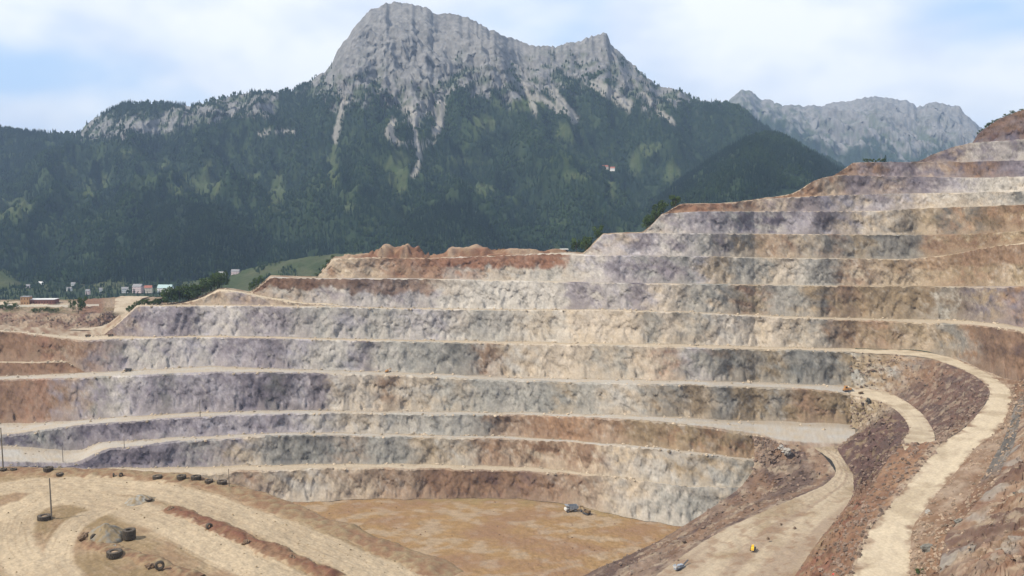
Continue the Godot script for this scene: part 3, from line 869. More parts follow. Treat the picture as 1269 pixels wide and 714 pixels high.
func plat_color(p: Vector3) -> Color:
	var best := 1e9
	var along := 0.0
	var wide := 1.0
	for tl in track_lines:
		var run := 0.0
		for k in tl.pts.size() - 1:
			var a: Vector2 = tl.pts[k]
			var b: Vector2 = tl.pts[k + 1]
			var ab := b - a
			var len := ab.length()
			var q := Vector2(p.x, p.z) - a
			var t := clampf(q.dot(ab) / (len * len), 0.0, 1.0)
			var d := (q - ab * t).length()
			if d / tl.w < best / wide:
				best = d
				wide = tl.w
				along = run + t * len + tl.w * 31.0
				if q.cross(ab) < 0.0:
					along += 0.0
			run += len
	var n := noise_b.get_noise_2d(p.x * 1.2, p.z * 1.2)
	var f := noise_c.get_noise_2d(p.x * 2.6, p.z * 2.6)
	var streak := noise_c.get_noise_2d(best * 9.0, along * 0.12)
	var fine := noise_e.get_noise_2d(best * 42.0, along * 0.35)
	var road := smoothstep(1.15, 0.75, best / wide + 0.25 * n)
	var big := noise_a.get_noise_2d(p.x * 1.1, p.z * 1.1)
	var q: Color = pal["K"].lerp(pal["T"], clampf(0.3 + n * 0.9 + streak * 0.6 + big, 0.0, 1.0))
	q = q.lerp(pal["B"], clampf(n * 1.4 + big * 0.8 + 0.12, 0.0, 0.55))
	var rc: Color = pal["T"].lerp(pal["F"], clampf(0.75 + big * 0.7 + streak * 0.9 + fine * 0.5 + n * 0.6, 0.0, 1.0)).lerp(pal["K"], clampf(-streak * 0.7 - 0.1 + f * 0.3, 0.0, 0.35))
	q = q.lerp(rc, road)
	var k := 1.0 + 0.2 * f + 0.12 * big
	return Color(q.r * k * 0.93, q.g * k * 0.89, q.b * k * 0.83)

func make_platform() -> void:
	for d in [[[[-60, 612], [60, 600], [150, 602], [230, 616], [300, 640], [380, 672], [460, 706], [600, 770]], 6.2], [[[-30, 650], [60, 618], [120, 617], [190, 640], [270, 680], [340, 714], [480, 790]], 5.6], [[[60, 610], [15, 645], [20, 690], [90, 740], [200, 800]], 4.6], [[[150, 625], [90, 650], [70, 700], [130, 760]], 3.0]]:
		var l := PackedVector2Array()
		var ctl := []
		for q in d[0]:
			ctl.append([q[0], q[1], plat_drop(q[0])])
		for p in resample(ctl, 10):
			l.append(Vector2(p.x, p.z))
		track_lines.append({"pts": l, "w": d[1]})
	var near := []
	for q in PLAT:
		near.append([634.5 + (q[0] - 634.5) * 1.0, 870.0 if q[1] < 800 else q[1] + 80.0, 74.0 + maxf(0.0, (q[0] - 200.0)) * 0.012])
	var back := resample(PLAT, 560)
	sheet("ground_platform", "tan gravel platform with turning tracks in the near left corner", back, resample(near, 560), 200, mats.gravel, ["plat"], 0.0, 0.0, 0.0,
		"bend2")
	# the slope below the platform's edge, down to the pit floor
	var low := PackedVector3Array()
	for i in back.size():
		var b := back[i]
		var outw := Vector3(0.55, 0, -0.85) if b.z < -150 else Vector3(0.9, 0, -0.4)
		low.append(b + outw * 300.0 + Vector3(0, -218.0 - 0.0, 0))
	sheet("hillside", "slope falling from the near platform into the pit", back, low, 60, mats.dirt, ["soil", "B", "K"], 0.0, 0.0, 3.0)
	# earth berms
	ridge([[-60, 585, 0], [0, 584.5, 0], [60, 585, 0], [100, 586.5, 0], [150, 588, 0], [210, 592.5, 0], [250, 599.5, 0], [290, 609, 0], [330, 624, 0], [380, 643, 0], [430, 662, 0], [490, 686, 0], [560, 716, 0]], 4.2, 0.55, "B", "K", "brown earth berm along the platform's far edge")
	ridge([[206, 631, 0], [225, 637, 0], [262, 652, 0], [300, 669, 0], [335, 683, 0], [375, 700, 0], [415, 718, 0]], 3.0, 0.7, "B", "r", "red earth berm between the two platform roads")
	ridge([[105, 671, 0], [125, 677, 0], [150, 685, 0], [180, 693, 0], [205, 703, 0], [240, 718, 0]], 2.4, 0.45, "B", "K", "low red earth ridge beside the gravel heap")
	heap(Vector2(130, 668), 4.6, 3.6, "K", "G", "grey gravel heap on the near platform")
	heap(Vector2(172, 621), 3.4, 1.5, "g", "K", "small pale gravel heap at the tip of the berm")

func ridge(line: Array, half: float, high: float, a: String, b: String, label: String) -> void:
	var ctl := []
	for q in line:
		ctl.append([q[0], q[1], plat_drop(q[0])])
	var c := resample(ctl, 260)
	var w := c.size()
	var h := 13
	var pts := PackedVector3Array()
	var cols := PackedColorArray()
	pts.resize(w * h)
	cols.resize(w * h)
	for i in w:
		var t := (c[mini(i + 1, w - 1)] - c[maxi(i - 1, 0)])
		t.y = 0
		var side := t.normalized().cross(Vector3.UP)
		var endf := smoothstep(0.0, 0.04, float(i) / w) * smoothstep(1.0, 0.96, float(i) / w)
		var wv := 1.0 + 0.6 * noise_b.get_noise_2d(c[i].x * 1.3, c[i].z * 1.3 + high * 50.0)
		for j in h:
			var s := float(j) / (h - 1) * 2.0 - 1.0
			var p := c[i] + side * s * half * wv
			var f := noise_c.get_noise_2d(p.x * 2.5, p.z * 2.5)
			var prof := pow(1.0 - s * s, 0.8) * endf * wv
			p.y += prof * (high + (0.35 + 0.4 * high) * f + 0.5 * high * noise_b.get_noise_2d(p.x * 2.0, p.z * 2.0)) - 0.35 * (1.0 if absf(s) > 0.98 else 0.0) + 0.1
			pts[j * w + i] = p
			var q: Color = pal[a].lerp(pal[b], clampf(0.45 + 1.6 * f + noise_b.get_noise_2d(p.x, p.z), 0.0, 1.0))
			cols[j * w + i] = q.lerp(plat_color(p), smoothstep(0.5, 1.0, absf(s) + 0.5 * f) * 0.9)
	ground("earth_berm", grid_mesh(w, h, pts, cols), mats.gravel, label)

func heap(where: Vector2, rad: float, high: float, a: String, b: String, label: String) -> void:
	var c := on_plat(where.x, where.y)
	var w := 72
	var h := 26
	var pts := PackedVector3Array()
	var cols := PackedColorArray()
	for j in h:
		var r := float(j) / (h - 1)
		for i in w:
			var an := TAU * i / (w - 1)
			var dir := Vector3(cos(an), 0, sin(an))
			var n := noise_b.get_noise_2d(c.x + dir.x * 6.0 * r, c.z + dir.z * 6.0 * r)
			var p := c + dir * rad * r * (1.0 + 0.5 * n * r)
			var f := noise_c.get_noise_2d(p.x * 4.0, p.z * 4.0)
			p.y += high * pow(maxf(0.0, 1.0 - r), 0.9) * (1.0 + 0.35 * n) + 0.3 * f * (1.0 - r * 0.5) - (0.3 if j == h - 1 else 0.0)
			pts.append(p)
			cols.append(pal[a].lerp(pal[b], clampf(0.35 + f * 1.5 + n, 0.0, 1.0)))
	var o := put("gravel_heap", grid_mesh(w, h, pts, cols), mats.gravel)
	tag(o, label, "gravel heap", "heaps on the near platform")

func make_plateau() -> void:
	var f := [[-80, 404, 166], [0, 406, 166], [50, 408, 166], [90, 409, 166], [120, 407, 166], [140, 402, 165], [160, 394, 160]]
	var m := [[-80, 387, 152], [0, 387, 152], [50, 388, 152], [90, 389, 153], [120, 388, 152], [142, 384, 151], [165, 380, 150]]
	var b := [[-80, 371.5, 147], [0, 371.5, 147], [50, 371.5, 147], [90, 371, 147], [120, 370, 147], [150, 368, 146], [205, 368, 146]]
	var rf := resample(f, 260)
	var rm := resample(m, 260)
	var rb := resample(b, 260)
	sheet("earth_bank", "pinkish brown bank below the works yard", rf, rm, 18, mats.rock, ["tone9"], 0.0, 1.2, 3.0)
	sheet("works_yard", "gravel yard at the left rim of the pit", rm, rb, 24, mats.dirt, ["tone10"], 0.0, 1.0, 1.2)
	var re := PackedVector3Array()
	for p in rb:
		re.append(p + Vector3(p.x * 0.1, -115.0, -170.0))
	sheet("hillside", "bank falling from the yard to the valley", rb, re, 10, mats.dirt, ["soil", "k", "K"], 0.0, 1.0, 2.0)
	var lft := [[84, 409, 165.5], [118, 404, 165], [136, 396, 161.5], [141, 386, 151.5], [142, 377, 148.5], [143, 370.5, 146.5], [150, 367.5, 145.5]]
	var rgt := [[150, 412, 165.5], [158, 404, 164], [160, 395, 159.5], [166, 384, 150.5], [170, 376, 148], [176, 371, 146], [185, 368, 145.3]]
	sheet("haul_road", "pale road climbing from the fifth bench to the yard", resample(lft, 90), resample(rgt, 90), 16, mats.dirt, ["road", "F", "T", 3.0], 0.0, 0.4, 0.2,
		"bend3")

# ---------------------------------------------------------------- mountains, hills, forest
var MEADOWS := [[245, 232, 28, 15], [112, 232, 10, 12], [603, 151, 15, 11], [702, 166, 14, 13], [808, 184, 15, 9], [432, 258, 10, 8], [492, 218, 11, 30], [20, 262, 26, 16], [598, 236, 14, 9], [316, 221, 9, 7], [345, 240, 12, 22], [412, 205, 7, 26], [715, 218, 20, 5], [785, 205, 8, 14], [540, 205, 9, 10], [204, 206, 8, 6], [160, 190, 14, 4], [640, 130, 34, 8], [760, 240, 6, 14], [128, 222, 5, 12], [575, 200, 20, 4], [985, 135, 8, 4], [255, 205, 5, 8], [830, 215, 9, 12]]
var SCREE := [[[428, 118], [421, 145], [415, 174], 4.0], [[522, 140], [512, 154], [517, 178], 3.0], [[517, 178], [521, 200], [512, 218], 4.0], [[490, 177], [518, 179], [541, 176], 2.2], [[548, 128], [546, 150], [540, 165], 6.0], [[505, 135], [518, 142], [524, 136], 8.0], [[684, 112], [696, 128], [712, 148], 7.0], [[664, 118], [678, 126], [690, 138], 5.0], [[738, 106], [758, 116], [778, 130], 9.0], [[798, 118], [812, 136], [834, 152], 4.5], [[648, 104], [656, 120], [664, 140], 4.0], [[320, 166], [350, 163], [370, 165], 2.0], [[488, 150], [480, 165], [492, 176], 6.0]]

func seg_d(p: Vector2, a: Vector2, b: Vector2) -> float:
	var ab := b - a
	var t := clampf((p - a).dot(ab) / ab.length_squared(), 0.0, 1.0)
	return (p - a - ab * t).length()

func row_of(p: Vector3) -> float:
	var m := (p.y - EYE_Y) / -p.z
	var dy := (m * CP + SP) / (CP - m * SP)
	return 357.0 - FOCAL * dy

# a massif between a foot line and a crest; returns the grid so that trees can be planted on it
func massif(o: Dictionary) -> Dictionary:
	var x0: float = o.x0
	var step: float = o.step
	var w := int((o.x1 - x0) / step) + 1
	var h: int = o.rows
	var sil := smooth_tab(o.sil, x0, step, w, 1, 1)
	var pts := PackedVector3Array()
	var cols := PackedColorArray()
	var wood := PackedFloat32Array()
	pts.resize(w * h)
	cols.resize(w * h)
	wood.resize(w * h)
	var n_big := mk_noise(o.seed, o.get("wave", 900.0), 4, true)
	var n_mid := mk_noise(o.seed + 1, 150.0, 4, true)
	var n_rib := mk_noise(o.seed + 2, 75.0, 4)
	var n_col := mk_noise(o.seed + 3, 90.0, 4)
	var n_fin := mk_noise(o.seed + 4, 28.0, 3)
	var amp: float = o.amp
	var split: float = o.split
	var low: float = o.low
	var back: int = 8
	var forest_a := Color(0.014, 0.026, 0.016)
	var forest_b := Color(0.028, 0.045, 0.022)
	var grass_a := Color(0.058, 0.082, 0.032)
	var grass_b := Color(0.09, 0.105, 0.05)
	var rock_a := Color(0.225, 0.222, 0.222)
	var rock_b := Color(0.12, 0.122, 0.125)
	for j in h:
		var t := float(j) / (h - 1 - back)
		for i in w:
			var px := x0 + step * i
			var dr: float = o.far + o.get("wander", 200.0) * noise_a.get_noise_2d(px * 0.5, o.seed * 7.0)
			var zb: float = o.near
			var yr: float = slope_of(sil[i]) * dr + o.get("jag", 0.0) * (n_fin.get_noise_2d(px * 4.0, 3.0) + n_rib.get_noise_2d(px * 4.0, 8.0))
			var yb: float = o.base
			if yr < yb + 4.0:
				yr = yb + 4.0
			var z := lerpf(zb, dr, minf(t, 1.0))
			var g := 0.0
			if t < split:
				g = low * pow(t / split, o.get("curve", 1.2))
			elif t <= 1.0:
				g = low + (1.0 - low) * pow((t - split) / (1.0 - split), o.get("curve2", 0.85))
			else:
				g = 1.0
			var y := lerpf(yb, yr, g)
			if t > 1.0:
				z = dr + (t - 1.0) * (dr - zb) * 1.5
				y -= (t - 1.0) * (yr - yb) * 1.6
			var X := (px - 634.5) / FOCAL * z
			var env := pow(maxf(0.0, sin(PI * clampf(t, 0.0, 1.0))), 0.7)
			var relief := amp * env * (n_big.get_noise_2d(X + 0.35 * z, z * 0.6) * 1.1 - 0.25) + amp * 0.36 * env * n_mid.get_noise_2d(X * 0.6 + 0.2 * z, z * 0.45)
			y += relief * smoothstep(0.0, 1.0, (yr - yb) / (amp * 4.0))
			var p := pt(px, z, y)
			var row := row_of(p)
			var rockiness := 0.0
			if o.has("tree_line"):
				var c := n_col.get_noise_2d(X * 1.1, y * 1.3)
				var tl: float = tab(o.tree_line, px + 10.0 * c)
				rockiness = smoothstep(-7.0, 7.0, tl - row + 26.0 * c + 6.0 * n_rib.get_noise_2d(X, y * 0.8))
				if o.has("band"):
					var bc: float = tab(o.band, px)
					var bw := 17.0 + 8.0 * n_rib.get_noise_2d(X * 1.5, 5.0)
					if px > 100 and px < 345:
						rockiness = maxf(rockiness * 0.0, smoothstep(bw, bw - 6.0, absf(row - bc + 5.0 * c)) * smoothstep(-0.5, -0.2, n_rib.get_noise_2d(X * 2.0, y * 0.15)))
			var rib := n_rib.get_noise_3d(X * 1.1, y * 0.95, z * 0.7)
			if rockiness > 0.0:
				var tooth: float = 16.0 * (1.0 if t <= 0.97 else 0.35)
				var ledge := absf(fposmod((y + 40.0 * rib + 0.15 * X) / 46.0, 1.0) - 0.5) * 2.0
				var fine := n_fin.get_noise_3d(X, y * 1.2, z)
				var but := n_mid.get_noise_2d(X * 0.7 + y * 0.3, y * 0.35)
				p = pt(px, z + rockiness * (rib * 34.0 + 24.0 * ledge + 21.0 * fine + 60.0 * but) * env, y + rockiness * (rib * tooth * 0.7 + 9.0 * fine) * (0.4 + env))
			else:
				p.y += 3.0 * n_fin.get_noise_2d(X, z)
			var fa := forest_a.lerp(forest_b, clampf(0.5 + 1.2 * n_col.get_noise_2d(X, z), 0.0, 1.0))
			var q := fa
			var tree := 1.0
			if o.get("meadow", false):
				q = grass_a.lerp(grass_b, clampf(0.3 + n_col.get_noise_2d(X, z) * 1.4, 0.0, 1.0))
				q = Color(q.r * 0.85, q.g * 0.8, q.b * 0.85)
				tree = smoothstep(0.12, 0.3, n_col.get_noise_2d(X * 0.8 + 40.0, z * 0.8))
			elif o.get("clearings", false):
				var wob := 5.0 * n_fin.get_noise_2d(X * 0.4, z * 0.4)
				var glade := smoothstep(0.24, 0.42, noise_a.get_noise_2d(X * 0.28 + 60.0, z * 0.17)) * smoothstep(100.0, 170.0, row)
				q = q.lerp(grass_a, glade * 0.4)
				tree = 1.0 - 0.35 * glade
				for m in MEADOWS:
					var e: float = pow((px - m[0] + wob) / m[2], 2.0) + pow((row - m[1] + wob * 0.5) / m[3], 2.0)
					if e < 2.4:
						var k := smoothstep(1.3, 0.5, e + 1.7 * n_col.get_noise_2d(X * 0.9, z * 0.6))
						q = q.lerp(grass_a.lerp(grass_b, clampf(0.4 + n_fin.get_noise_2d(X, z) * 1.3, 0, 1)), k * 0.75)
						tree = minf(tree, 1.0 - k * 0.92)
			if rockiness > 0.0:
				var rc := rock_a.lerp(rock_b, clampf(0.36 + 0.6 * rib + 1.0 * n_fin.get_noise_3d(X, y * 0.7, z), 0.0, 1.0))
				var moss := smoothstep(-0.02, 0.25, n_col.get_noise_2d(X * 0.9 + 900.0, y * 1.3)) * smoothstep(62.0, 4.0, tab(o.tree_line, px) - row)
				rc = rc.lerp(Color(0.06, 0.085, 0.045), moss * 0.8)
				q = q.lerp(rc, rockiness)
				tree = minf(tree, 1.0 - rockiness * 1.1)
				if moss > 0.2 and rockiness > 0.4: tree = maxf(tree, 0.6 * moss)
			if o.get("clearings", false) and row < 225:
				for s in SCREE:
					var wob2 := 2.0 * n_fin.get_noise_2d(X, z)
					var pp := Vector2(px + wob2, row + wob2)
					var a := Vector2(s[0][0], s[0][1])
					var b := Vector2(s[1][0], s[1][1])
					var c2 := Vector2(s[2][0], s[2][1])
					if absf(pp.x - b.x) > 45.0 or absf(pp.y - b.y) > 45.0:
						continue
					var d := minf(seg_d(pp, a, b), seg_d(pp, b, c2))
					var k: float = smoothstep(s[3] * 1.1, s[3] * 0.5, d + 3.0 * n_col.get_noise_2d(X * 2.0, y * 2.0))
					q = q.lerp(Color(0.34, 0.32, 0.30), k * 0.68)
					tree = minf(tree, 1.0 - k)
			pts[j * w + i] = p
			cols[j * w + i] = q
			wood[j * w + i] = tree if t < 1.02 else 0.0
	ground(o.called, grid_mesh(w, h, pts, cols), mats.mountain, o.label)
	return {"w": w, "h": h, "pts": pts, "wood": wood, "top": h - back}

var tree_at := []       # transforms, one list per kind
var tree_tint := []
func plant(g: Dictionary, every: float, hide: Array, small := 1.0, tone := 1.0) -> void:
	var w: int = g.w
	for j in g.top:
		for i in w - 1:
			var k: int = j * w + i
			var p: Vector3 = g.pts[k]
			var q: Vector3 = g.pts[k + w + 1]
			var area := absf((g.pts[k + 1].x - p.x) * (g.pts[k + w].z - p.z))
			var n: float = area / (every * every) * g.wood[k]
			var cnt := int(n) + (1 if rng.randf() < n - int(n) else 0)
			if cnt == 0:
				continue
			var px := 634.5 + p.x / -p.z * FOCAL
			if px < -70 or px > 1340 or row_of(p) > tab(hide, px) + 8.0:
				continue
			for c in cnt:
				var u := rng.randf()
				var v := rng.randf()
				var a: Vector3 = g.pts[k].lerp(g.pts[k + 1], u)
				var b: Vector3 = g.pts[k + w].lerp(g.pts[k + w + 1], u)
				var s := a.lerp(b, v)
				var patch := noise_a.get_noise_2d(s.x * 0.16, s.z * 0.10)
				var kind := 0 if rng.randf() < 0.74 + 1.1 * patch else 1
				var tall := rng.randf_range(13.0, 25.0) * small
				var wide := tall * rng.randf_range(0.26, 0.36) if kind == 0 else tall * rng.randf_range(0.38, 0.5)
				if kind == 1: tall *= 0.75
				var ang := rng.randf() * TAU
				tree_at[kind].append(Transform3D(Basis(Vector3.UP, ang).scaled(Vector3(wide, tall, wide)), s - Vector3(0, tall * 0.06, 0)))
				var sh := rng.randf_range(0.8, 1.05) * (1.0 - 0.5 * patch) * tone
				var c0 := Color(0.016, 0.032, 0.019) if kind == 0 else Color(0.028, 0.048, 0.021)
				tree_tint[kind].append(Color(c0.r * sh, c0.g * sh, c0.b * sh))

func crown_mesh(kind: int) -> ArrayMesh:     # unit tree: 1 high, about 1 across
	var st := SurfaceTool.new()
	st.begin(Mesh.PRIMITIVE_TRIANGLES)
	if kind == 0:
		for tier in 3:
			var y0 := 0.06 + tier * 0.27
			var y1: float = [0.55, 0.8, 1.0][tier]
			var r: float = [0.5, 0.38, 0.24][tier]
			for i in 7:
				var a0 := TAU * i / 7.0 + tier
				var a1 := TAU * (i + 1) / 7.0 + tier
				var r0 := r * (1.0 if i % 2 == 0 else 0.8)
				var r1 := r * (1.0 if (i + 1) % 2 == 0 else 0.8)
				st.set_smooth_group(-1)
				st.add_vertex(Vector3(0, y1, 0))
				st.add_vertex(Vector3(cos(a1) * r1, y0, sin(a1) * r1))
				st.add_vertex(Vector3(cos(a0) * r0, y0, sin(a0) * r0))
	else:
		var rr := RandomNumberGenerator.new()
		rr.seed = 5
		for n in 26:
			var d := Vector3(rr.randfn(), rr.randfn() * 0.8, rr.randfn()).normalized()
			var c := Vector3(0, 0.58, 0) + d * Vector3(0.4, 0.38, 0.4)
			var sx := d.cross(Vector3(0.3, 1, 0.2)).normalized() * 0.24
			var sy := d.cross(sx).normalized() * 0.22
			st.set_smooth_group(-1)
			st.add_vertex(c + sx); st.add_vertex(c - sx * 0.5 + sy + d * 0.06); st.add_vertex(c - sx * 0.5 - sy)
			st.add_vertex(c - sx + d * 0.08); st.add_vertex(c + sx * 0.5 - sy); st.add_vertex(c + sx * 0.5 + sy)
	st.generate_normals()
	return st.commit()

func make_mountains() -> void:
	tree_at = [[], []]
	tree_tint = [[], []]
	var main := massif({"called": "mountain", "label": "grey limestone mountain with forested lower slopes", "seed": 40, "x0": -320.0, "x1": 1420.0, "step": 1.6, "rows": 235, "near": 2400.0, "far": 4650.0, "base": -250.0, "amp": 165.0, "split": 0.62, "low": 0.43, "jag": 11.0, "clearings": true,
		"sil": [[-320, 150], [-150, 142], [-60, 155], [0, 160], [25, 164], [50, 164.5], [80, 166], [98, 167], [105, 156], [125, 142], [145, 131], [160, 129], [215, 129], [225, 131], [250, 127], [275, 122], [300, 116], [312, 114], [335, 116], [360, 112], [385, 102], [400, 90], [412, 80], [418, 60], [430, 47], [445, 25], [460, 12], [475, 5], [492, 2], [505, 5], [530, 9], [540, 18], [560, 15], [580, 22], [600, 33], [640, 50], [660, 57], [690, 58], [715, 51], [735, 46], [748, 40], [753, 42], [756, 55], [770, 65], [790, 85], [805, 100], [820, 108], [840, 111], [860, 123], [880, 128], [905, 131], [925, 140], [960, 165], [1000, 185], [1050, 210], [1100, 230], [1300, 250], [1420, 255]],
		"tree_line": [[-320, 100], [330, 100], [380, 106], [400, 116], [425, 128], [450, 118], [480, 128], [510, 150], [545, 140], [560, 108], [600, 118], [640, 122], [670, 108], [690, 108], [720, 100], [750, 106], [790, 122], [815, 135], [830, 130], [860, 124], [900, 120], [1420, 100]],
		"band": [[98, 160], [110, 157], [150, 157], [200, 153], [250, 141], [300, 131], [345, 126]]})
	plant(main, 10.5, [[0, 345], [390, 330], [500, 318], [720, 310], [800, 272], [1000, 225], [1060, 205], [1269, 190]], 1.0, 1.1)
	massif({"called": "mountain", "label": "hazy pale limestone range far behind on the right", "seed": 60, "x0": 820.0, "x1": 1500.0, "step": 2.0, "rows": 120, "near": 5600.0, "far": 8200.0, "base": -150.0, "amp": 170.0, "split": 0.35, "low": 0.3, "jag": 16.0,
		"sil": [[820, 135], [890, 128], [900, 127], [912, 117], [922, 110], [930, 112], [940, 123], [948, 126], [953, 122], [960, 128], [975, 131], [1020, 131], [1035, 127], [1055, 126], [1070, 121], [1090, 120], [1100, 123], [1130, 127], [1135, 133], [1150, 129], [1160, 127], [1175, 130], [1190, 133], [1195, 142], [1205, 147], [1213, 155], [1225, 163], [1260, 180], [1350, 190], [1500, 185]],
		"tree_line": [[820, 130], [900, 133], [925, 140], [960, 145], [1000, 165], [1040, 190], [1080, 170], [1120, 195], [1160, 180], [1200, 215], [1500, 210]]})
	var right := massif({"called": "forested_hill", "label": "dark rounded forest hill right of the mountain", "seed": 70, "x0": 760.0, "x1": 1240.0, "step": 2.5, "rows": 90, "near": 2100.0, "far": 3300.0, "base": -150.0, "amp": 30.0, "split": 0.5, "low": 0.55, "curve": 1.0, "clearings": true,
		"sil": [[760, 300], [800, 262], [830, 236], [870, 206], [900, 186], [925, 173], [945, 167], [965, 167], [985, 176], [1010, 192], [1035, 208], [1060, 222], [1100, 240], [1240, 262]]})
	plant(right, 10.0, [[760, 285], [800, 272], [1000, 225], [1060, 205], [1269, 190]], 1.0, 0.72)
	var left := massif({"called": "forested_hill", "label": "dark rounded forest hill above the town", "seed": 80, "x0": 90.0, "x1": 400.0, "step": 2.5, "rows": 70, "near": 2380.0, "far": 2950.0, "base": -250.0, "amp": 22.0, "split": 0.5, "low": 0.6, "curve": 0.9,
		"sil": [[90, 350], [120, 318], [150, 288], [190, 262], [230, 253], [270, 258], [310, 276], [345, 300], [375, 325], [400, 345]]})
	plant(left, 9.5, [[0, 352], [400, 340]], 1.0, 0.68)
	var mid := massif({"called": "forested_hill", "label": "broad dark forest hill behind the red quarry rim", "seed": 90, "x0": 340.0, "x1": 820.0, "step": 2.5, "rows": 70, "near": 2380.0, "far": 3100.0, "base": -250.0, "amp": 26.0, "split": 0.5, "low": 0.6, "curve": 0.9,
		"sil": [[340, 345], [380, 318], [430, 290], [480, 262], [530, 246], [560, 243], [600, 252], [640, 268], [690, 282], [740, 288], [820, 310]]})
	plant(mid, 9.5, [[340, 335], [390, 330], [500, 318], [720, 314], [820, 280]], 1.0, 0.72)
	var m1 := massif({"called": "meadow_hill", "label": "light green meadow knoll behind the town houses", "seed": 95, "x0": 85.0, "x1": 215.0, "step": 2.0, "rows": 36, "near": 2300.0, "far": 2460.0, "base": -252.0, "amp": 2.0, "split": 0.5, "low": 0.5, "meadow": true, "wander": 10.0,
		"sil": [[85, 364], [100, 357], [118, 347], [138, 341], [158, 344], [185, 354], [215, 362]]})
	plant(m1, 14.0, [[0, 365], [400, 365]], 0.6)
	var m2 := massif({"called": "meadow_hill", "label": "sloping green meadow at the forest edge left of the red rim", "seed": 97, "x0": 225.0, "x1": 450.0, "step": 2.0, "rows": 40, "near": 2130.0, "far": 2350.0, "base": -245.0, "amp": 3.0, "split": 0.5, "low": 0.5, "meadow": true, "wander": 20.0,
		"sil": [[225, 352], [275, 344], [300, 336], [330, 327], [365, 321], [400, 316], [450, 312]]})
	plant(m2, 8.0, [[225, 350], [450, 340]], 0.6)
	var m3 := massif({"called": "meadow_hill", "label": "green meadow slope at the left edge above the town", "seed": 99, "x0": -100.0, "x1": 60.0, "step": 2.0, "rows": 40, "near": 2280.0, "far": 2480.0, "base": -252.0, "amp": 3.0, "split": 0.5, "low": 0.5, "meadow": true, "wander": 20.0,
		"sil": [[-100, 325], [0, 332], [15, 338], [30, 350], [60, 366]]})
	plant(m3, 13.0, [[-100, 365], [60, 360]], 0.6)
	# valley floor, wooded between the houses
	var vp := PackedVector3Array()
	var vc := PackedColorArray()
	var vw := PackedFloat32Array()
	var ww := 160
	var hh := 50
	for j in hh:
		for i in ww:
			var z := 1400.0 + 1100.0 * j / (hh - 1)
			var x := -1900.0 + 2600.0 * i / (ww - 1)
			var n := noise_a.get_noise_2d(x * 0.4, z * 0.4)
			vp.append(Vector3(x, EYE_Y - 252.0 + 3.0 * n, -z))
			vc.append(Color(0.025, 0.042, 0.02).lerp(Color(0.06, 0.078, 0.034), clampf(0.4 + n * 2.0, 0.0, 1.0)))
			vw.append(clampf(0.75 + n * 1.6, 0.2, 1.0) if z > 1900.0 else 0.35)
	ground("valley_floor", grid_mesh(ww, hh, vp, vc), mats.mountain, "green valley floor with the town")
	plant({"w": ww, "h": hh, "pts": vp, "wood": vw, "top": hh - 1}, 13.0, [[-100, 372], [230, 366], [300, 350], [450, 330]], 0.62)
	var base := PlaneMesh.new()
	base.size = Vector2(36000, 36000)
	var bo := ground("ground", base, flat_mat("lowland", Color(0.36, 0.32, 0.26), 1.0), "low ground under everything")
	bo.position = Vector3(0, EYE_Y - 345.0, -6000)
	for kind in 2:
		var mm := MultiMesh.new()
		mm.transform_format = MultiMesh.TRANSFORM_3D
		mm.use_colors = true
		mm.mesh = crown_mesh(kind)
		mm.instance_count = tree_at[kind].size()
		for i in tree_at[kind].size():
			mm.set_instance_transform(i, tree_at[kind][i])
			mm.set_instance_color(i, tree_tint[kind][i])
		var o := MultiMeshInstance3D.new()
		o.name = ["conifer_forest", "broadleaf_forest"][kind]
		o.multimesh = mm
		o.material_override = mats.leaf
		o.set_meta("kind", "stuff")
		tag(o, ["dark spruce forest covering the mountain's lower slopes", "lighter broadleaf trees mixed through the mountain forest"][kind], "forest")
		add_child(o)

# ---------------------------------------------------------------- small solid shapes
func new_st() -> SurfaceTool:
	var st := SurfaceTool.new()
	st.begin(Mesh.PRIMITIVE_TRIANGLES)
	st.set_smooth_group(-1)
	return st

func quad(st: SurfaceTool, a: Vector3, b: Vector3, c: Vector3, d: Vector3) -> void:   # clockwise seen from outside
	st.add_vertex(a); st.add_vertex(b); st.add_vertex(c)
	st.add_vertex(a); st.add_vertex(c); st.add_vertex(d)

func bx(st: SurfaceTool, c: Vector3, s: Vector3, taper := 1.0, tilt := 0.0) -> void:   # box, its top scaled by taper, turned about z by tilt
	var v := []
	var bs := Basis(Vector3(0, 0, 1), tilt)
	for k in 8:
		var q := Vector3((k & 1) - 0.5, ((k >> 1) & 1) - 0.5, ((k >> 2) & 1) - 0.5) * s
		if k & 2:
			q.x *= taper
			q.z *= taper
		v.append(c + bs * q)
	quad(st, v[0], v[1], v[3], v[2]); quad(st, v[5], v[4], v[6], v[7])
	quad(st, v[4], v[0], v[2], v[6]); quad(st, v[1], v[5], v[7], v[3])
	quad(st, v[2], v[3], v[7], v[6]); quad(st, v[4], v[5], v[1], v[0])

func rod(st: SurfaceTool, a: Vector3, b: Vector3, r0: float, r1: float, n := 10) -> void:
	var d := (b - a).normalized()
	var u := d.cross(Vector3(0.31, 0.9, 0.17)).normalized()
	var w := d.cross(u)
	for i in n:
		var a0 := TAU * i / n
		var a1 := TAU * (i + 1) / n
		var e0 := u * cos(a0) + w * sin(a0)
		var e1 := u * cos(a1) + w * sin(a1)
		quad(st, a + e0 * r0, b + e0 * r1, b + e1 * r1, a + e1 * r0)
		st.add_vertex(b); st.add_vertex(b + e1 * r1); st.add_vertex(b + e0 * r1)
		st.add_vertex(a); st.add_vertex(a + e0 * r0); st.add_vertex(a + e1 * r0)

